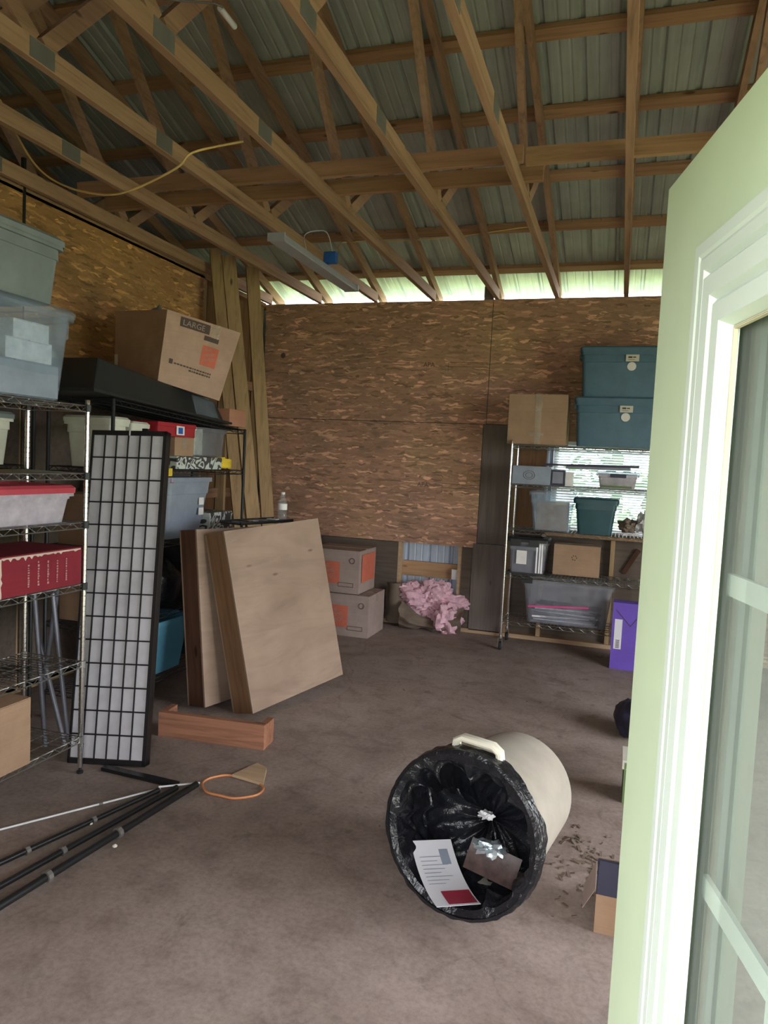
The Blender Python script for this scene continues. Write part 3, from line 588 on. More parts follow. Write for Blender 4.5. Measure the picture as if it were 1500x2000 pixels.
bx('tag', M['redlid'], t, .20, -.25, .375, .204, -.215, .405); bx('tag', M['cyel'], t, .204, -.28, .42, .206, -.24, .47)
t = thing('marbled_box', 'smaller marbled box beside the blue-grey tote', 'box', (-2.93, 4.76, 1.045)); bx('body', M['marble'], t, -.15, -.15, 0, .13, .17, .13, bevel=.006); bx('lid', M['marble'], t, -.153, -.153, .11, .133, .173, .15, bevel=.006)
tote('storage_bin', 'turquoise bin low on the black shelf behind the plywood boxes', (-2.93, 4.12, .176), .40, .42, .355, M['turq'], None, taper=.04)
b = B(); b.lathe([(0, 0), (.14, 0), (.19, .08), (.18, .2), (.1, .3), (.03, .33), (.05, .37), (.0, .36)], 22); b.v = [(x * (1 + .22 * nz((x, y, z), 7)), y * (1 + .22 * nz((x, y, z), 7, 9)), z * (1 + .1 * nz((x, y, z), 9))) for x, y, z in b.v]
o = b.build('plastic_bag', M['bag'], smooth=True); o.location = (-2.93, 4.15, .60); tag(o, 'dark plastic bag on the black shelf above the turquoise bin', 'bag')
tote('storage_bin', 'added dark bin filling the shaded gap below the blue-grey tote, far end', (-2.97, 4.68, .586), .38, .5, .36, M['black'], M['black'])  # bin added to darken the gap where only shade lies
tote('storage_bin', 'black bin on the lowest far end of the black shelf', (-2.95, 4.68, .176), .4, .5, .34, M['black'], M['black'])
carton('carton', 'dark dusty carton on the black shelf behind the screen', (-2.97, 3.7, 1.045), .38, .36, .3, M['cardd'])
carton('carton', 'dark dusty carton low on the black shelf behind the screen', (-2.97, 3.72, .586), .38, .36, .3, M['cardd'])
# tilted tray on the black unit's top and the big moving box on it
t = thing('black_tray', 'long black plastic tray upside down on the black shelving under moving box', 'tray', (-2.95, 3.97, 1.87))
def sh(pts, o): return [Vector(p) - Vector(o) for p in pts]
o_ = (-2.95, 3.97, 1.87)
base = sh([(-3.22, 3.29, 1.925), (-2.74, 3.29, 1.925), (-2.74, 4.67, 1.848), (-3.22, 4.67, 1.848), (-3.18, 3.37, 2.12), (-2.78, 3.37, 2.12), (-2.78, 4.60, 1.99), (-3.18, 4.60, 1.99)], o_)
B().hexa(base).build('body', M['black'], t, bevel=.012)
rim = sh([(-3.26, 3.25, 1.922), (-2.70, 3.25, 1.922), (-2.70, 4.71, 1.838), (-3.26, 4.71, 1.838), (-3.26, 3.25, 1.94), (-2.70, 3.25, 1.94), (-2.70, 4.71, 1.854), (-3.26, 4.71, 1.854)], o_)
B().hexa(rim).build('rim', M['black'], t, bevel=.004)
B().add(sh([(-2.736, 4.30, 1.868), (-2.736, 4.60, 1.848), (-2.772, 4.56, 1.985), (-2.772, 4.28, 2.02)], o_), [(0, 1, 2, 3)]).build('clear_wrap', M['clear'], t, label='shiny bluish plastic wrap at the far end')

K = 1.11
cc = [(-3.002, 3.792, 2.088), (-2.536, 3.574, 2.018), (-2.387, 3.994, 1.948), (-2.844, 4.214, 2.022), (-2.996, 3.78, 2.458), (-2.493, 3.585, 2.42), (-2.282, 4.042, 2.37), (-2.789, 4.236, 2.421)]
cc = [Vector((x * K, y * K, 1.62 + (z - 1.62) * K)) for x, y, z in cc]; cb = Vector((cc[0] + cc[2])) / 2; cc = [p - cb for p in cc]
t = thing('moving_box', 'large tilted moving box with orange logo on top of the black tray', 'box', cb)
b = B(); ct = sum(cc, Vector()) / 8
def face(a, b2, c2, d2, bul):
    A, Bv, Cv, D = (cc[i] for i in (a, b2, c2, d2)); nrm = ((Bv - A).cross(D - A)).normalized(); nrm = nrm if nrm.dot((A + Cv) / 2 - ct) > 0 else -nrm
    def f(u, v): return (A * (1 - u) + Bv * u) * (1 - v) + (D * (1 - u) + Cv * u) * v + nrm * bul * (4 * u * (1 - u)) * (4 * v * (1 - v)) + nrm * .004 * nz((u * 4, v * 4, a), 1)
    return f, nrm
FR, nF = face(1, 2, 6, 5, .008); FL, nL = face(0, 1, 5, 4, -.012); fT, nT = face(4, 5, 6, 7, -.02); fB, nB = face(0, 1, 2, 3, 0); fR, nR = face(3, 2, 6, 7, .0); fK, nK = face(0, 3, 7, 4, 0)
for f_ in (FR, FL, fT, fB, fR, fK): b.grid(f_, 10, 10)
b.build('body', M['card'], t, smooth=True)
fw, fh = (cc[2] - cc[1]).length, (cc[5] - cc[1]).length
def mapR(x, y, e=.003): u, v = x / fw, y / fh; return FR(u, v) + nF * e
def decal(x0, y0, x1, y1, mat, name, e=.002, n=4):
    return B().grid(lambda u, v: mapR(x0 + (x1 - x0) * u, y0 + (y1 - y0) * v, e), n, n).build(name, mat, t)
decal(.09, fh - .075, .29, fh - .015, M['ink'], 'size_label'); text('printed_text', 'LARGE', .05, M['card3'], t, None, lambda x, y: mapR(.105 + x, fh - .063 + y, .0035))
decal(fw * .53, fh * .40, fw * .53 + .12, fh * .40 + .125, M['orange'], 'printed_logo', .002)
for k, w_ in enumerate(('THE', 'HOME', 'DEPOT')): text('printed_text', w_, .034, M['card3'], t, None, lambda x, y, k=k: (lambda X, Y_: mapR(fw * .53 + .012 + X * .82 + Y_ * .35, fh * .40 + .085 - k * .032 + Y_ * .8 + X * .22, .0035))(x, y))
b = B(); b.grid(lambda u, v: mapR(fw * .52 + .105 * u, fh * .745 + .03 * v, .002), 8, 2); ho = b.build('hand_hole', M['ink'], t)
random.seed(5); u_ = .09
while u_ < .36:
    w_ = random.uniform(.008, .02); decal(u_, fh * .30, u_ + w_, fh * .30 + .009, M['ink'], 'printed_mark', .003, 1)
    if u_ > .2: decal(u_, fh * .30 - .018, u_ + w_, fh * .30 - .008, M['ink'], 'printed_mark', .003, 1)
    u_ += w_ + .005
decal(.055, fh * .29, .08, fh * .29 + .03, M['ink'], 'printed_mark')
B().grid(lambda u, v: mapR(fw * .60 + .06 * u, fh * .80 + fh * .2 * v, .004 + .004 * nz((u * 3, v * 5, 2), 2)), 6, 8).grid(lambda u, v: fT(.62 - .0 + .1 * (u - .5), 1 - .4 * v) + nT * .006, 2, 6).build('tape', M['tape'], t)
bx('paper_tag', M['label'], t, 0, 0, 0, .025, .003, .09).matrix_local = Matrix.Translation(cc[0] + Vector((.02, -.03, .03)))
b = B(); b.lathe([(0, .0), (.07, .02), (.09, .07), (.05, .11), (.02, .12), (0, .15)], 16); b.v = [(x * (1 + .5 * nz((x, y, z), 14)), y * (1 + .5 * nz((x, y, z), 14, 5)), z * (1 + .3 * nz((x, y, z), 9))) for x, y, z in b.v]
o = b.build('crumpled_cover', M['tote'], smooth=True); o.location = cc[7] + cb + Vector((-.10, -.2, .0)); tag(o, 'crumpled grey plastic behind the top edge of the tilted moving box', 'plastic')
carton('foam_block', 'pinkish layered block sticking out past the black tray', (-2.88, 4.87, 1.833), .26, .24, .12, M['foam'], tp=False)
tote('storage_bin', 'small grey bin behind the tilted moving box, beside leaning boards', (-3.12, 4.88, 2.02), .2, .24, .15, M['tote'], M['tote'], taper=.02)
bx_ = carton('small_carton', 'small dark brown box between pink block and leaning boards', (-3.12, 4.88, 1.833), .19, .24, .18, M['cardd'], tp=False)

# ------------------------------------------------------------ folding screen
t = thing('folding_screen', 'black framed rice paper folding screen, folded and leaning behind chrome shelving', 'folding screen', (-2.417, 3.079, 0), (R(-9.55), R(-1.53), R(13.7)))
def screen_panel(y, first):
    w, h, fr = .412, 1.742, .018; th = .018
    b = B(); x0 = -w / 2; b.box(x0, y, 0, x0 + fr * .6, y + th, h).box(-x0 - fr, y, 0, -x0, y + th, h).box(x0, y, 0, -x0, y + th, .028).box(x0, y, h - .026, -x0, y + th, h)
    b.build('frame', M['lacquer'], t); bx('paper', M['rice'], t, x0 + .01, y + .009, .02, -x0 - .01, y + .011, h - .02)
    n0 = None
    iw0, iw1, ih0, ih1 = x0 + fr * .6, -x0 - fr, .028, h - .026
    for k in range(1, 6):
        x = iw0 + (iw1 - iw0) * k / 6
        if first: bx('lattice_bar', M['lacquer'], t, x - .003, y, ih0, x + .003, y + .008, ih1)
    for k in range(1, 14):
        z = ih0 + (ih1 - ih0) * k / 14
        if first: bx('lattice_bar', M['lacquer'], t, iw0, y + .0005, z - .0035, iw1, y + .0085, z + .0035)
for k in range(3): screen_panel(-.033 + k * .022, k == 0)
bx('hinge', M['silver'], t, .0, -.035, 1.715, .008, -.034, 1.742)
bx('hinge', M['lacquer'], t, .06, -.01, 1.742, .09, .01, 1.76)

# ------------------------------------------------------------ plywood boxes and the red board
def ply_box(label, loc, dims, rot):
    t = thing('plywood_riser_box', label, 'wooden box', loc, rot); w, d, h = dims; p = .012; hw, hd = w / 2, d / 2
    bx('plywood_panel', M['ply'], t, -hw, -hd, 0, hw, -hd + p, h); bx('plywood_panel', M['ply'], t, -hw, hd - p, 0, hw, hd, h)
    bx('side_board', M['side'], t, -hw, -hd + p, 0, -hw + .038, hd - p, h); bx('side_board', M['side'], t, hw - .038, -hd + p, 0, hw, hd - p, h)
    bx('side_board', M['side'], t, -hw + .038, -hd + p, 0, hw - .038, hd - p, .038); bx('side_board', M['side'], t, -hw + .038, -hd + p, h - .038, hw - .038, hd - p, h)
    return t
p1 = ply_box('front leaning plywood-faced box with knots, widest panel in view', (-2.017, 4.432, .04), (.92, .175, 1.14), (R(-12.5), R(-3.0), R(74.2)))
p2 = ply_box('rear plywood-faced box behind the front one, dark brown side showing', (-2.335, 4.42, .02), (.98, .15, 1.115), (R(-7.4), R(1.0), R(77)))
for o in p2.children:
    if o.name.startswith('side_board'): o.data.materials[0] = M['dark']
t = thing('lumber_board', 'short reddish board on edge with an end block on the floor', 'board', (-2.098, 3.549, 0), (0, 0, R(5.7)))
bx('board', M['board26'], t, -.32, -.019, 0, .32, .019, .14); bx('end_block', M['board26'], t, .282, .019, 0, .32, .13, .135); bx('end_block', M['board26'], t, -.32, .019, 0, -.282, .13, .14)
# bottle and tray on the plywood box
m_ = Matrix.Translation((-2.29, 4.55, 1.165))
t = thing('tool_tray', 'black tray with small dark tools lying on the plywood boxes', 'tray', (-2.36, 4.50, 1.165), (0, 0, R(76)))
bx('tray_base', M['black'], t, -.26, -.09, 0, .28, .1, .008); bx('rim', M['black'], t, -.26, -.09, 0, .28, -.082, .02); bx('rim', M['black'], t, -.26, .092, 0, .28, .1, .02)
for k in range(6): bx('small_tool', M[('steel', 'brownbk', 'silver')[k % 3]], t, -.22 + k * .07, -.07 + .01 * (k % 3), .008, -.18 + k * .07, .03, .018 + .004 * (k % 2))
t = thing('water_bottle', 'small clear water bottle with a white label on the plywood box', 'bottle', (-2.28, 4.72, 1.174))
B().lathe([(0, 0), (.03, 0), (.033, .008), (.033, .055), (.030, .06), (.033, .065), (.033, .115), (.028, .14), (.014, .168), (.0125, .175), (.0125, .19)], 24).build('body', M['bottle'], t, smooth=True)
B().lathe([(.034, .075), (.034, .118)], 24).build('label_band', M['white'], t); B().lathe([(0.0, .2), (.0145, .2), (.0145, .183), (.0, .183)], 18).build('cap', M['white'], t)

# ------------------------------------------------------------ leaning boards in the corner
for k, (x1, y1, z1, x0, y0, w_, lab) in enumerate(((-3.50, 5.70, 3.40, -2.98, 5.62, .14, 'leaning board in the back left corner, left one of three'), (-3.46, 5.86, 3.38, -2.93, 5.80, .14, 'leaning board in the back left corner, middle one of three'), (-3.46, 6.3, 3.40, -3.06, 6.25, .14, 'leaning board in the back left corner, right one of three'))):
    o = B().bar((x0, y0, .02), (x1, y1, z1), .038, (.095, .12, .12)[k], up=(.75, .66, 0)).build('lumber_board', M['lean']); tag(o, 'long rough ' + lab, 'board')

# ------------------------------------------------------------ moving boxes by the back wall
def mbox(label, loc, w, d, h, group=None):
    t = carton('moving_box', label, loc, w, d, h, M['card3'], tape='x')
    bx('printed_logo', M['orange'], t, -w / 2 + .10, -d / 2 - .007, h * .22, -w / 2 + .30, -d / 2 - .0055, h * .22 + .2)
    for k, s_ in enumerate(('THE', 'HOME', 'DEPOT')): text('printed_text', s_, .05, M['card3'], t, Matrix.Translation((-w / 2 + .115, -d / 2 - .008, h * .22 + .125 - k * .05)) @ Matrix.Rotation(R(-14), 4, 'Y') @ XZ)
    b = B(); b.box(w / 2 - .2, -d / 2 - .007, .06, w / 2 - .05, -d / 2 - .0055, .064).box(w / 2 - .2, -d / 2 - .007, .095, w / 2 - .05, -d / 2 - .0055, .099).box(w / 2 - .2, -d / 2 - .007, .06, w / 2 - .196, -d / 2 - .0055, .099).box(w / 2 - .054, -d / 2 - .007, .06, w / 2 - .05, -d / 2 - .0055, .099); b.build('printed_mark', M['ink'], t)
    b = B(); b.lathe([(.022, 0), (.028, 0), (.028, .001), (.022, .001)], 16, Matrix.Translation((w / 2 - .07, -d / 2 - .0055, h - .09)) @ Matrix.Rotation(PI / 2, 4, 'X')); b.build('printed_mark', M['ink'], t)
    return t
t = mbox('lower brown moving box with orange logo on the floor by back wall', (-2.365, 6.485, 0), .50, .46, .385)
t = mbox('upper brown moving box stacked on the other, orange side panel', (-2.475, 6.50, .395), .49, .46, .395)
bx('printed_panel', M['orange'], t, .2515, -.17, .10, .253, .19, .36); bx('tape_end', M['tape'], t, .25, .15, -.02, .34, .2, -.01)

# ------------------------------------------------------------ insulation and kraft paper
def blob(name, mat, c, rad, seed, amp, fr, parent=None, n=40, kind=None):
    b = B(); b.grid(lambda u, v: (math.cos(2 * PI * u) * math.sin(PI * v), math.sin(2 * PI * u) * math.sin(PI * v), math.cos(PI * v)), n, n // 2)
    o = []
    for x, y, z in b.v:
        k = 1 + amp * nz((x, y, z), fr, seed) + (.12 * nz((x, y, z), 14, seed) if n > 80 else 0) + amp * .45 * nz((x, y, z), fr * 3, seed + 3) + amp * .2 * nz((x, y, z), fr * 8, seed)
        o.append((c[0] + x * rad[0] * k, c[1] + y * rad[1] * k, max(c[2] + z * rad[2] * k, .004 if c[2] < 1 else -9)))
    b.v = o; return b.build(name, mat, parent, smooth=True)
t = thing('insulation_batt', 'pink fibreglass insulation bulging out of the low wall opening', 'insulation', (0, 0, 0))
blob('fibre_mass', M['pink'], (-1.71, 6.96, .27), (.29, .12, .20), 3, .55, 1.7, t, n=90); blob('fibre_mass', M['pink'], (-1.52, 6.90, .12), (.14, .16, .17), 9, .5, 2, t); blob('fibre_mass', M['pink'], (-1.86, 6.96, .32), (.17, .09, .12), 19, .5, 2.2, t)
B().grid(lambda u, v: (-1.98 + .62 * u + .03 * nz((u * 3, v * 3, 0), 1), 6.86 - .10 * math.sin(PI * v) * (1 - u * .3) + .05 * nz((u * 4, v * 3, 4), 1.4), .01 + .26 * v * (1 - .55 * math.sin(PI * u)) + .02 * nz((u * 4, v * 4, 9), 1)), 22, 12).build('paper_facing', M['kraft'], t, smooth=True, solid=.003)
B().grid(lambda u, v: (-2.16 + .20 * u + .03 * nz((u * 3, v * 3, 0), 2), 6.95 - .06 * math.sin(PI * u) - .03 * v, .03 + .40 * v), 10, 10).build('paper_facing', M['kraft'], t, smooth=True, solid=.003)
bx('outlet_box', M['silver'], wb, -1.53, YB + .03, .50, -1.475, YB + .08, .60)

# ------------------------------------------------------------ things on the rolling shelving
def big_tote(label, z, x):
    t = tote('storage_bin', label, (x, 6.66, z), .80, .365, .40, M['teal'], M['teal'], taper=.018, rimh=.05)
    bx('sticker', M['label'], t, -.03, -.186, .295, .075, -.179, .35); B().box(-.012, -.188, .322, .02, -.1865, .335).box(.026, -.188, .324, .05, -.1865, .333).box(-.012, -.188, .308, .04, -.1865, .311).build('printed_mark', M['ink'], t)
    B().lathe([(0, 0), (.036, 0), (.036, .002), (0, .002)], 20, Matrix.Translation((.02, -.170, .255)) @ Matrix.Rotation(PI / 2, 4, 'X')).build('sticker', M['white'], t)
    for s_ in (-1, 1): bx('handle', M['teal'], t, s_ * .395 - .02, -.07, .33, s_ * .395 + .02, .07, .365, bevel=.006)
    return t
big_tote('lower teal storage tote on the top shelf by the window', 1.842, -.02); big_tote('upper teal storage tote stacked on the other one', 2.266, .0)
c = carton('carton', 'bulging brown taped cardboard box on the rolling shelf top', (-.73, 6.665, 1.842), .50, .36, .43, M['card2'], tape='y')
bx('tape', M['tape'], c, -.02, -.186, .0, .035, -.1845, .43); B().box(-.06, -.1885, .07, .06, -.187, .10).build('tape', M['tape'], c); bx('tape', M['tape'], c, 0, -.189, .33, .05, -.187, .37)
# shelf 4 (1.487)
z = Z3[3] + .005
c = carton('flat_box', 'pale grey box with an oval emblem on the rolling shelf', (-.75, 6.62, z), .33, .26, .155, M['bgrey'], tp=False)
B().lathe([(.048, 0), (.052, 0), (.052, .001), (.048, .001)], 24, Matrix.Translation((-.02, -.133, .08)) @ Matrix.Rotation(PI / 2, 4, 'X') @ Matrix.Diagonal((1, .75, 1, 1))).lathe([(.028, 0), (.032, 0), (.032, .001), (.028, .001)], 20, Matrix.Translation((-.02, -.133, .08)) @ Matrix.Rotation(PI / 2, 4, 'X') @ Matrix.Diagonal((1, .75, 1, 1))).build('printed_emblem', M['ink'], c)
c = carton('small_box', 'dark patterned small box beside the pale grey box', (-.525, 6.6, z), .11, .16, .135, M['navy'], tp=False); bx('printed_panel', M['steel'], c, -.045, -.0835, .02, .045, -.082, .12)
carton('small_box', 'white small box next to the dark patterned one', (-.43, 6.6, z), .06, .15, .125, M['white'], tp=False)
t = thing('flat_board', 'dark flat board lying across the boxes on rolling shelf', 'board', (-.26, 6.62, z + .178), (0, R(-1), R(-2))); bx('board', M['navy'], t, -.40, -.12, 0, .40, .12, .018); bx('board', M['steel'], t, -.2, -.11, -.024, .33, .1, -.002)
t = tote('clear_bin', 'low clear container with a blue handle on the rolling shelf', (-.03, 6.655, z), .35, .26, .13, M['cloudy'], M['clear'], taper=.02, ribs=False); bx('handle', M['navy'], t, -.06, -.15, .095, .07, -.125, .125, bevel=.004); bx('contents', M['greenb'], t, -.13, -.1, .008, .12, .1, .07)
# shelf 3 (1.085)
z = Z3[2] + .005
tote('clear_bin', 'clear bin holding a brown box, left on the rolling shelf', (-.56, 6.66, z), .40, .34, .33, M['clear'], M['cleargrey'], taper=.03)
carton('small_carton', 'brown box standing inside the clear bin', (-.56, 6.66, z + .008), .27, .22, .24, M['card2'], tp=False)
tote('storage_bin', 'dark teal tote on the rolling shelf before the blind', (-.19, 6.64, z), .37, .34, .29, M['teal2'], M['teal2'], taper=.03)
for k, (x, y, zz, r_, m_, lab) in enumerate(((.085, 6.64, .085, (.075, .1, .06), 'cloth', 'brown crumpled cloth heap on the rolling shelf by the door edge'), (.21, 6.64, .12, (.06, .1, .085), 'clothw', 'white crumpled cloth on top of the brown cloth heap'), (.10, 6.52, .02, (.09, .03, .012), 'clothw', 'flat white cloth under the brown cloth heap'))):
    o = blob('folded_cloth', M[m_], (x, y, z + zz), r_, 4 + k * 7, .6, 1.6); tag(o, lab, 'cloth')
# shelf 2 (.69)
z = Z3[1] + .005
t = tote('latch_bin', 'clear grey bin with black latched lid and white stripes', (-.745, 6.62, z), .36, .30, .30, M['cleargrey'], M['black'], taper=.02, latches=[(-.1, -.155, 'x'), (.06, -.155, 'x')])
bx('label_sheet', M['white'], t, -.09, -.143, .09, .0, -.141, .21); bx('contents', M['steel'], t, -.13, -.1, .006, .1, .1, .24)
for x in (.08, .105, .125): bx('stripe', M['silver'], t, x, -.146, .02, x + .014, -.142, .28)
bx('base_rim', M['black'], t, -.17, -.14, 0, .17, .14, .012)
c = carton('carton', 'brown box with a small black print behind the latch bin', (-.33, 6.76, z), .40, .18, .27, M['card2']); b = B(); [b.box(-.02 + .02 * math.cos(a) - .004, -.0925, .16 + .02 * math.sin(a) - .004, -.02 + .02 * math.cos(a) + .006, -.0915, .16 + .02 * math.sin(a) + .006) for a in (0, 1, 2, 3, 4, 5)]; b.build('printed_mark', M['ink'], c)
# shelf 1 (.265)
z = Z3[0] + .005
t = tote('clear_bin', 'big clear bin of papers with a pink strip, lowest rolling shelf', (-.38, 6.65, z), .78, .37, .37, M['cleargrey'], M['cleargrey'], taper=.04, ribs=False)
bx('lid_clip', M['black'], t, -.40, -.2, .355, -.30, -.17, .385)
for k in range(9):
    o = bx('paper_stack', M[('steel', 'paper', 'bgrey', 'clothw')[k % 4]], t, -.30 + .02 * (k % 3), -.12, .008 + k * .017, .28 - .03 * (k % 4), .12, .022 + k * .017); o.rotation_euler = (0, R(1.2 * ((k % 3) - 1)), R(3 * ((k % 4) - 1.5)))
o = bx('pink_strip', plain('pink_strip', (.62, .06, .22), .4), t, -.32, -.155, .16, .2, -.148, .175); o.rotation_euler = (0, R(-4), 0)
c = carton('tall_box', 'purple tall box standing on the floor beside the rolling shelving', (.135, 6.37, 0), .25, .13, .555, M['purple'], tape='x', tp=False)
bx('label_sheet', M['paper'], c, -.105, -.069, .17, -.045, -.067, .42)
b = B(); [b.box(-.09, -.0698, .18 + k * .009, -.06, -.0692, .185 + k * .009) for k in range(8)]; b.build('printed_lines', M['ink'], c)
B().bar((-.10, -.0685, .50), (.02, -.0685, .37), .004, .001, up=(0, 1, 0)).bar((.02, -.0685, .37), (.10, -.0685, .48), .004, .001, up=(0, 1, 0)).build('flap_edge', M['ink'], c)

# ------------------------------------------------------------ trash can lying on its side
AX0, AX1 = Vector((-.455, 2.47, .330)), Vector((-.335, 3.08, .262)); ax = (AX1 - AX0).normalized(); LEN = .64
upv = Vector((0, 0, 1)); sdv = ax.cross(upv).normalized(); upv = sdv.cross(ax).normalized()
TM = Matrix((( -sdv.x, upv.x, ax.x, AX0.x), (-sdv.y, upv.y, ax.y, AX0.y), (-sdv.z, upv.z, ax.z, AX0.z), (0, 0, 0, 1)))   # local z runs from mouth to bottom
t = thing('trash_can', 'big beige round plastic trash can lying on its side', 'trash can'); t.matrix_world = TM
RM, RB = .282, .235
B().lathe([(0, LEN), (RB - .02, LEN), (RB, LEN - .02), (RM - .012, .05), (RM - .004, .045), (RM, .03), (RM, .0), (RM - .006, -.003), (RM - .008, .03), (RB - .006, LEN - .03), (0, LEN - .01)], 72).build('body', M['canb'], t, smooth=True)
for a0 in (-.06,):
    h = B(); cs = math.cos; sn_ = math.sin
    def hp(x, y, z): return Vector((x * cs(a0) + y * sn_(a0), -x * sn_(a0) + y * cs(a0), z))
    # loop handle standing off the rim
    pts = [hp(-.088, RM - .03, .055), hp(-.082, RM + .02, .038), hp(-.058, RM + .036, .034), hp(.058, RM + .036, .034), hp(.082, RM + .02, .038), hp(.088, RM - .03, .055)]
    for zz in (0, .022): h.tube([p + Vector((0, 0, zz)) for p in pts], .0135, 8)
    h.build('handle', M['canh'], t, smooth=True)
# liner: folded over the rim outside, sagging in folds inside
b = B(); NU, NV = 200, 70
def bagp(u, v):
    a = 2 * PI * u; ca, sa = math.cos(a), math.sin(a)
    q = (ca * 1.2, sa * 1.2, 0)
    fold = (.5 + .5 * math.sin(a * 4 + 1.2 + 1.5 * nz(q, 1.2))) * .5 + (.5 + .5 * math.sin(a * 9 + 2 * nz(q, 2, 3))) * .25
    hem = .05 + .018 * nz(q, 2.5, 8) + .012 * math.sin(a * 7)
    if v < .2:                                           # skirt outside the rim
        k = v / .2; z = hem * (1 - k) - .016 * k; r = RM + .009 + .005 * nz((ca * 3, sa * 3, k * 2), 3) + .004 * (1 - k)
        return (ca * r, sa * r, z)
    k = (v - .2) / .8                                    # over the rim, then in folds down to a gathered pouch
    wav = math.sin(a * 5 + .6 + 2.2 * nz(q, 1.1)) ; shp = (1 - abs(wav)) ** 1.6; sm = math.sin(a * 13 + 3 * nz(q, 2, 3)) * .5 + .5
    top = max(0, math.sin(a)) ** 1.3                     # the upper film sags into the mouth
    z = -.018 + .36 * k ** .9 - .03 * top * math.sin(PI * k) + .05 * nz((ca * 1.5, sa * 1.5, k * 3), 1.8) * min(1, 5 * k)
    g = min(1, k / .12)
    r = (RM - .024) * (1 - .12 * k - g * (.20 + .2 * k) * shp * (.5 + .6 * nz(q, .9, 5) + .4 * top) - g * .06 * sm * k ** .5 - .22 * top * k)
    r *= 1 if k < .66 else max(0, math.cos((k - .66) / .34 * PI / 2)) ** .65
    r += .014 * nz((ca * 5, sa * 5, k * 8), 1.5) * g * (1 if k < .85 else 0)
    r = min(max(r, 0), RM - .024)
    if k < .03: r = RM - .004
    x, y = ca * r, sa * r
    if k > .05: y -= .05 * k
    d = math.hypot(x, y)
    if d > RM - .024 and k >= .03: x, y = x * (RM - .024) / d, y * (RM - .024) / d
    return (x, y, z + .004 * nz((x, y, z), 30))
b.grid(bagp, NU, NV).build('bag_liner', M['bag'], t, smooth=True, label='black plastic liner folded over the rim')
# brochure etc. in the mouth
def sheet(name, lab, c, rx, ry, nrm, w, h, mat, cat='paper', curl=.0, band=None):
    """sheet with centre c, right dir rx, up dir ry in can space"""
    o = thing(name, lab, cat); o.matrix_world = TM
    rx = Vector(rx).normalized(); ry = (Vector(ry) - rx * Vector(ry).dot(rx)).normalized(); nn = rx.cross(ry)
    def P(u, v, e=0): return Vector(c) + rx * (u - .5) * w + ry * (v - .5) * h + nn * (curl * 4 * (v - .5) ** 2 + e)
    B().grid(lambda u, v: P(u, v), 10, 10).build('page', mat, o, smooth=True, solid=.0012)
    return o, P
o, P = sheet('brochure', 'white brochure with a maroon band lying in the bin mouth', (.07, -.195, .05), (-.11, .0, .12), (.20, .10, .19), None, .165, .30, M['paper'], 'brochure', .03)
for s_ in (-1, 1):
    B().grid(lambda u, v: P(.30 + .66 * u, .03 + .25 * v, .003 * s_), 8, 4).build('printed_panel', M['maroon'], o)
    b = B()
    for k in range(8): b.grid(lambda u, v: P(.12 + (.4 + .12 * (k % 3)) * u, .40 + k * .055 + .008 * v, .003 * s_), 4, 1)
    b.build('printed_lines', M['bgrey'], o)
    B().grid(lambda u, v: P(.62 + .22 * u, .68 + .2 * v, .0032 * s_), 3, 3).build('printed_picture', M['bgrey'], o)
o, P = sheet('booklet', 'dark glossy booklet behind the brochure inside the bin', (-.085, -.125, .13), (-1, -.28, .3), (.1, .75, .5), None, .19, .11, M['brownbk'], 'booklet', .01)
for k, (c, r_, lab, m_) in enumerate((((-.085, -.055, .09), (.055, .026, .03), 'crumpled shiny silver wrapper inside the bin liner', 'foil'), ((-.045, .04, .13), (.028, .014, .02), 'small white wrapper deep in the bin liner', 'clothw'))):
    w_ = blob('wrapper', M[m_], (c[0], c[1], c[2] + 5), r_, 5 + k * 3, .7, 2.2, n=20)
    for v in w_.data.vertices: v.co.z -= 5
    w_.matrix_world = TM; tag(w_, lab, 'wrapper')

# ------------------------------------------------------------ small carton behind the door edge, other floor items
c = carton('carton', 'small brown box on the floor peeking past the green door', (.135, 2.74, 0), .24, .26, .14, M['card'], tp=False)
c.children[0].data.materials[0] = M['card2']
for f_ in list(c.children)[1:]: bpy.data.objects.remove(f_)
B().hexa([(-.118, -.132, .142), (.12, -.132, .142), (.12, -.128, .142), (-.118, -.128, .142), (-.115, -.12, .258), (.12, -.12, .25), (.12, -.116, .25), (-.115, -.116, .258)]).build('flap', M['navy'], c, label='open flap, dark slate inside')
B().hexa([(-.12, -.13, .135), (.12, -.13, .135), (.12, .12, .137), (-.12, .12, .137), (-.12, -.13, .139), (.12, -.13, .139), (.12, .12, .141), (-.12, .12, .141)]).build('flap', M['navy'], c)
B().hexa([(-.125, -.1, .14), (-.122, -.1, .14), (-.122, .1, .14), (-.125, .1, .14), (-.165, -.08, .05), (-.162, -.08, .05), (-.162, .08, .05), (-.165, .08, .05)]).build('flap', M['card3'], c)
o = blob('shoe_bag', M['navy'], (.17, 4.75, .10), (.11, .16, .12), 8, .25, 1.4); tag(o, 'dark navy rounded bag on the floor at the door edge', 'bag')
c = carton('small_box', 'green and grey small box at the door edge on the floor', (.19, 3.82, 0), .16, .2, .2, M['greenb'], tp=False); bx('top_sheet', M['label'], c, -.09, -.1, .17, .08, .1, .215)
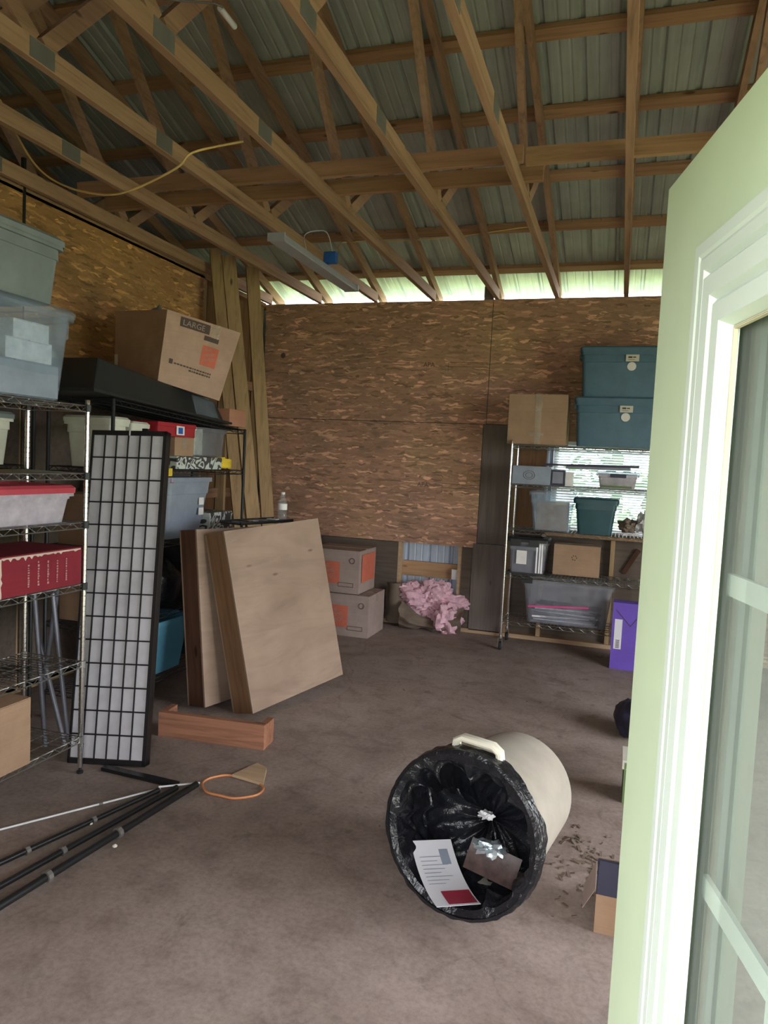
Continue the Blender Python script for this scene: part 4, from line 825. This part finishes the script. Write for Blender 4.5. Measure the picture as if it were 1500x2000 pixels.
# plywood scrap, orange hoop
b = B(); b.add([(0, 0, .004), (.19, -.03, .004), (.13, .12, .004), (.06, .15, .004), (0, 0, .018), (.19, -.03, .018), (.13, .12, .03), (.06, .15, .03)], [(0, 3, 2, 1), (4, 5, 6, 7), (0, 1, 5, 4), (1, 2, 6, 5), (2, 3, 7, 6), (3, 0, 4, 7)])
o = b.build('wood_scrap', M['pale']); o.location = (-1.76, 3.19, 0); tag(o, 'pale broken wood scrap on the floor beside the orange hoop', 'scrap')
b = B(); b.tube([(.155 * math.cos(a / 40 * 2 * PI), .115 * math.sin(a / 40 * 2 * PI) * (1 + .05 * math.sin(a)), 0) for a in range(40)], .006, 6, closed=True)
o = b.build('hoop', M['hoop'], smooth=True); o.location = (-1.70, 3.09, .008); tag(o, 'thin orange hoop lying flat on the concrete', 'hoop')
# poles lower left
def pole(label, a, b_, r, mat, bands, name='pole'):
    t = thing(name, label, 'pole'); a = Vector(a); b_ = Vector(b_); B().tube([a, b_], r, 10).build('tube', mat, t, smooth=True)
    for k in bands: p = a.lerp(b_, k); q = a.lerp(b_, k + .014); B().tube([p, q], r * 1.5, 10).build('joint', M['zinc'], t)
    return t
pole('thick dark pole, rightmost of the bundle on the floor', (-1.98, 1.62, .017), (-1.86, 3.02, .017), .016, M['lacquer'], (.36, .62))
pole('dark pole, second from the right in the bundle on the floor', (-2.10, 1.62, .014), (-1.93, 2.96, .014), .013, M['lacquer'], (.5,))
pole('dark pole with a pale tip, leftmost thick one in the bundle', (-2.27, 1.7, .014), (-1.99, 2.90, .014), .012, M['lacquer'], (.45, .7))
pole('thin silver rod lying left of the dark poles', (-2.62, 1.95, .008), (-2.0, 2.93, .008), .005, M['silver'], (.35, .75), 'rod')
pole('short silver rod end near the orange hoop', (-1.99, 2.90, .03), (-1.86, 3.05, .012), .005, M['silver'], (), 'rod')
o = bx('flat_bar', M['lacquer'], None, -.22, -.02, 0, .22, .02, .018); o.location = (-2.17, 3.0, .001); o.rotation_euler = (0, 0, R(-2)); tag(o, 'dark flat bar on the floor at the foot of the folding screen', 'bar')
for k, (x, y, r_, lab) in enumerate(((-1.96, 2.11, .012, 'white pebble on the floor nearest the left picture edge'), (-2.12, 2.43, .01, 'pale pebble between the floor poles, left one'), (-2.07, 2.53, .009, 'pale pebble between the floor poles, right one'), (-1.90, 2.77, .012, 'pale bolt end beside the floor poles towards the hoop'), (-1.86, 2.42, .01, 'pale pebble just right of the dark poles'))):
    o = blob('pebble', M['clothw' if k == 0 else 'label'], (x, y, .008), (r_, r_, r_ * .7), k, .3, 2, n=12); tag(o, lab, 'pebble')
# debris by the trash can
b = B(); random.seed(4)
for k in range(150):
    x, y = random.gauss(-.03, .09), random.gauss(3.05, .16); s_ = random.uniform(.004, .016); a = random.uniform(0, PI)
    if k > 120: x, y = random.uniform(-2.1, .1), random.uniform(2.2, 5.5); s_ *= .6
    b.box(-s_, -s_ * .4, 0, s_, s_ * .4, s_ * .35, Matrix.Translation((x, y, .001)) @ Matrix.Rotation(a, 4, 'Z') @ Matrix.Rotation(random.uniform(-.4, .1), 4, 'Y'))
o = b.build('leaf_litter', M['kraft'], kind='stuff'); tag(o, 'scattered dry leaf bits and grit on the floor near the trash can', 'debris')

# ------------------------------------------------------------ strip light, cables, fixtures under the roof
t = thing('strip_light', 'grey ceiling strip light fixed under a wooden truss at the back', 'light', (-2.445, 5.55, 3.158))
B().hexa([(-.065, -.76, 0), (.065, -.76, 0), (.065, .76, 0), (-.065, .76, 0), (-.05, -.76, .05), (.05, -.76, .05), (.05, .76, .05), (-.05, .76, .05)]).build('housing', M['led'], t, bevel=.006)
bx('lens', M['lens'], t, -.058, -.74, -.006, .058, .74, .0); bx('end_cap', M['led'], t, -.067, -.77, -.005, .067, -.75, .051); bx('end_cap', M['led'], t, -.067, .75, -.005, .067, .77, .051)
o = bx('outlet_box', M['bluebox'], None, -.05, -.03, 0, .05, .03, .09, bevel=.004); o.location = (-2.37, 5.62, 3.215); tag(o, 'blue plastic outlet box above the grey strip light', 'outlet box')
def cable(name, lab, pts, r, mat):
    P = [Vector(p) for p in pts]; out = []
    for i in range(len(P) - 1):
        p0, p1, p2, p3 = P[max(0, i - 1)], P[i], P[i + 1], P[min(len(P) - 1, i + 2)]
        for k in range(8):
            u = k / 8; out.append(.5 * ((2 * p1) + (p2 - p0) * u + (2 * p0 - 5 * p1 + 4 * p2 - p3) * u * u + (3 * p1 - p0 - 3 * p2 + p3) * u ** 3))
    out.append(P[-1]); o = B().tube(out, r, 6).build(name, mat, smooth=True); tag(o, lab, 'cable'); return o
cable('hanging_cable', 'pale yellow cable drooping across the upper left trusses', [(-3.415, 3.3, 3.52), (-3.196, 3.3, 3.185), (-2.986, 3.3, 3.034), (-2.717, 3.3, 2.963), (-2.524, 3.3, 2.977), (-2.264, 3.3, 3.067), (-2.2, 3.35, 3.16), (-2.0, 3.5, 3.26)], .0055, M['yellow'])
cable('roof_cable', 'yellow cable running along the low purlin towards the green door', [(-2.34, 5.64, 3.30), (-2.40, 5.9, 3.46), (-2.45, 6.2, 3.56), (-2.225, 6.25, 3.575), (-1.591, 6.25, 3.57), (-.806, 6.25, 3.635), (-.194, 6.25, 3.645), (.194, 6.25, 3.645), (1.2, 6.25, 3.64)], .005, M['yellow'])
cable('white_cable', 'white cord looping from the strip light to the blue box', [(-2.40, 5.2, 3.21), (-2.44, 5.25, 3.33), (-2.42, 5.4, 3.41), (-2.36, 5.5, 3.42), (-2.35, 5.6, 3.30)], .004, M['slat'])
t = thing('hanging_fixture', 'white end of a hanging light with wire at the top edge', 'light', (-1.9, 2.48, 3.36))
bx('housing', M['slat'], t, -.03, -.3, 0, .05, .02, .05); B().tube([(.02, .02, .01), (.28, .10, .0), (.30, .13, 0)], .004, 6).build('wire', M['zinc'], t); B().tube([(.285, .13, .0), (.27, .27, .01)], .012, 10).build('lamp_tube', M['silver'], t, smooth=True)
o = bx('fixture_end', M['slat'], None, -.03, -.3, 0, .02, .0, .045); o.location = (-2.68, 2.56, 3.34); tag(o, 'white fixture end at the upper left picture edge', 'light')

# ------------------------------------------------------------ bushes behind the building, seen through the blind and the eave
random.seed(11)
for k in range(5):
    x = -6.6 + k * 3.7; b = B(); rr_ = random.uniform(1.3, 1.9); hh = random.uniform(2.0, 3.2)
    for q in range(420):
        a, c_ = random.uniform(0, 2 * PI), random.uniform(-.9, 1); s_ = math.sqrt(1 - c_ * c_); p = Vector((rr_ * s_ * math.cos(a), rr_ * .7 * s_ * math.sin(a), hh * .5 + hh * .55 * c_)) * random.uniform(.8, 1.05); e_ = random.uniform(.08, .2)
        m = Matrix.Translation(p) @ Euler((random.uniform(-1, 1), random.uniform(-1, 1), a)).to_matrix().to_4x4(); b.add([m @ Vector(w_) for w_ in ((-e_, 0, 0), (0, -e_ * .5, 0), (e_, 0, .03), (0, e_ * .5, .02))], [(0, 1, 2, 3)])
    t = thing('bush', 'green bush outside behind the back window, ' + ('first', 'second', 'third', 'fourth', 'fifth', 'sixth', 'seventh', 'eighth', 'ninth')[k] + ' from the left', 'bush', (x, 11.5 + random.uniform(-.5, .5), -.12), group='bushes behind the building')
    b.build('foliage', M['leaf'], t, kind='stuff'); B().lathe([(.0, 0), (.09, 0), (.05, hh * .6), (0, hh * .6)], 8).build('stem', M['dark'], t)
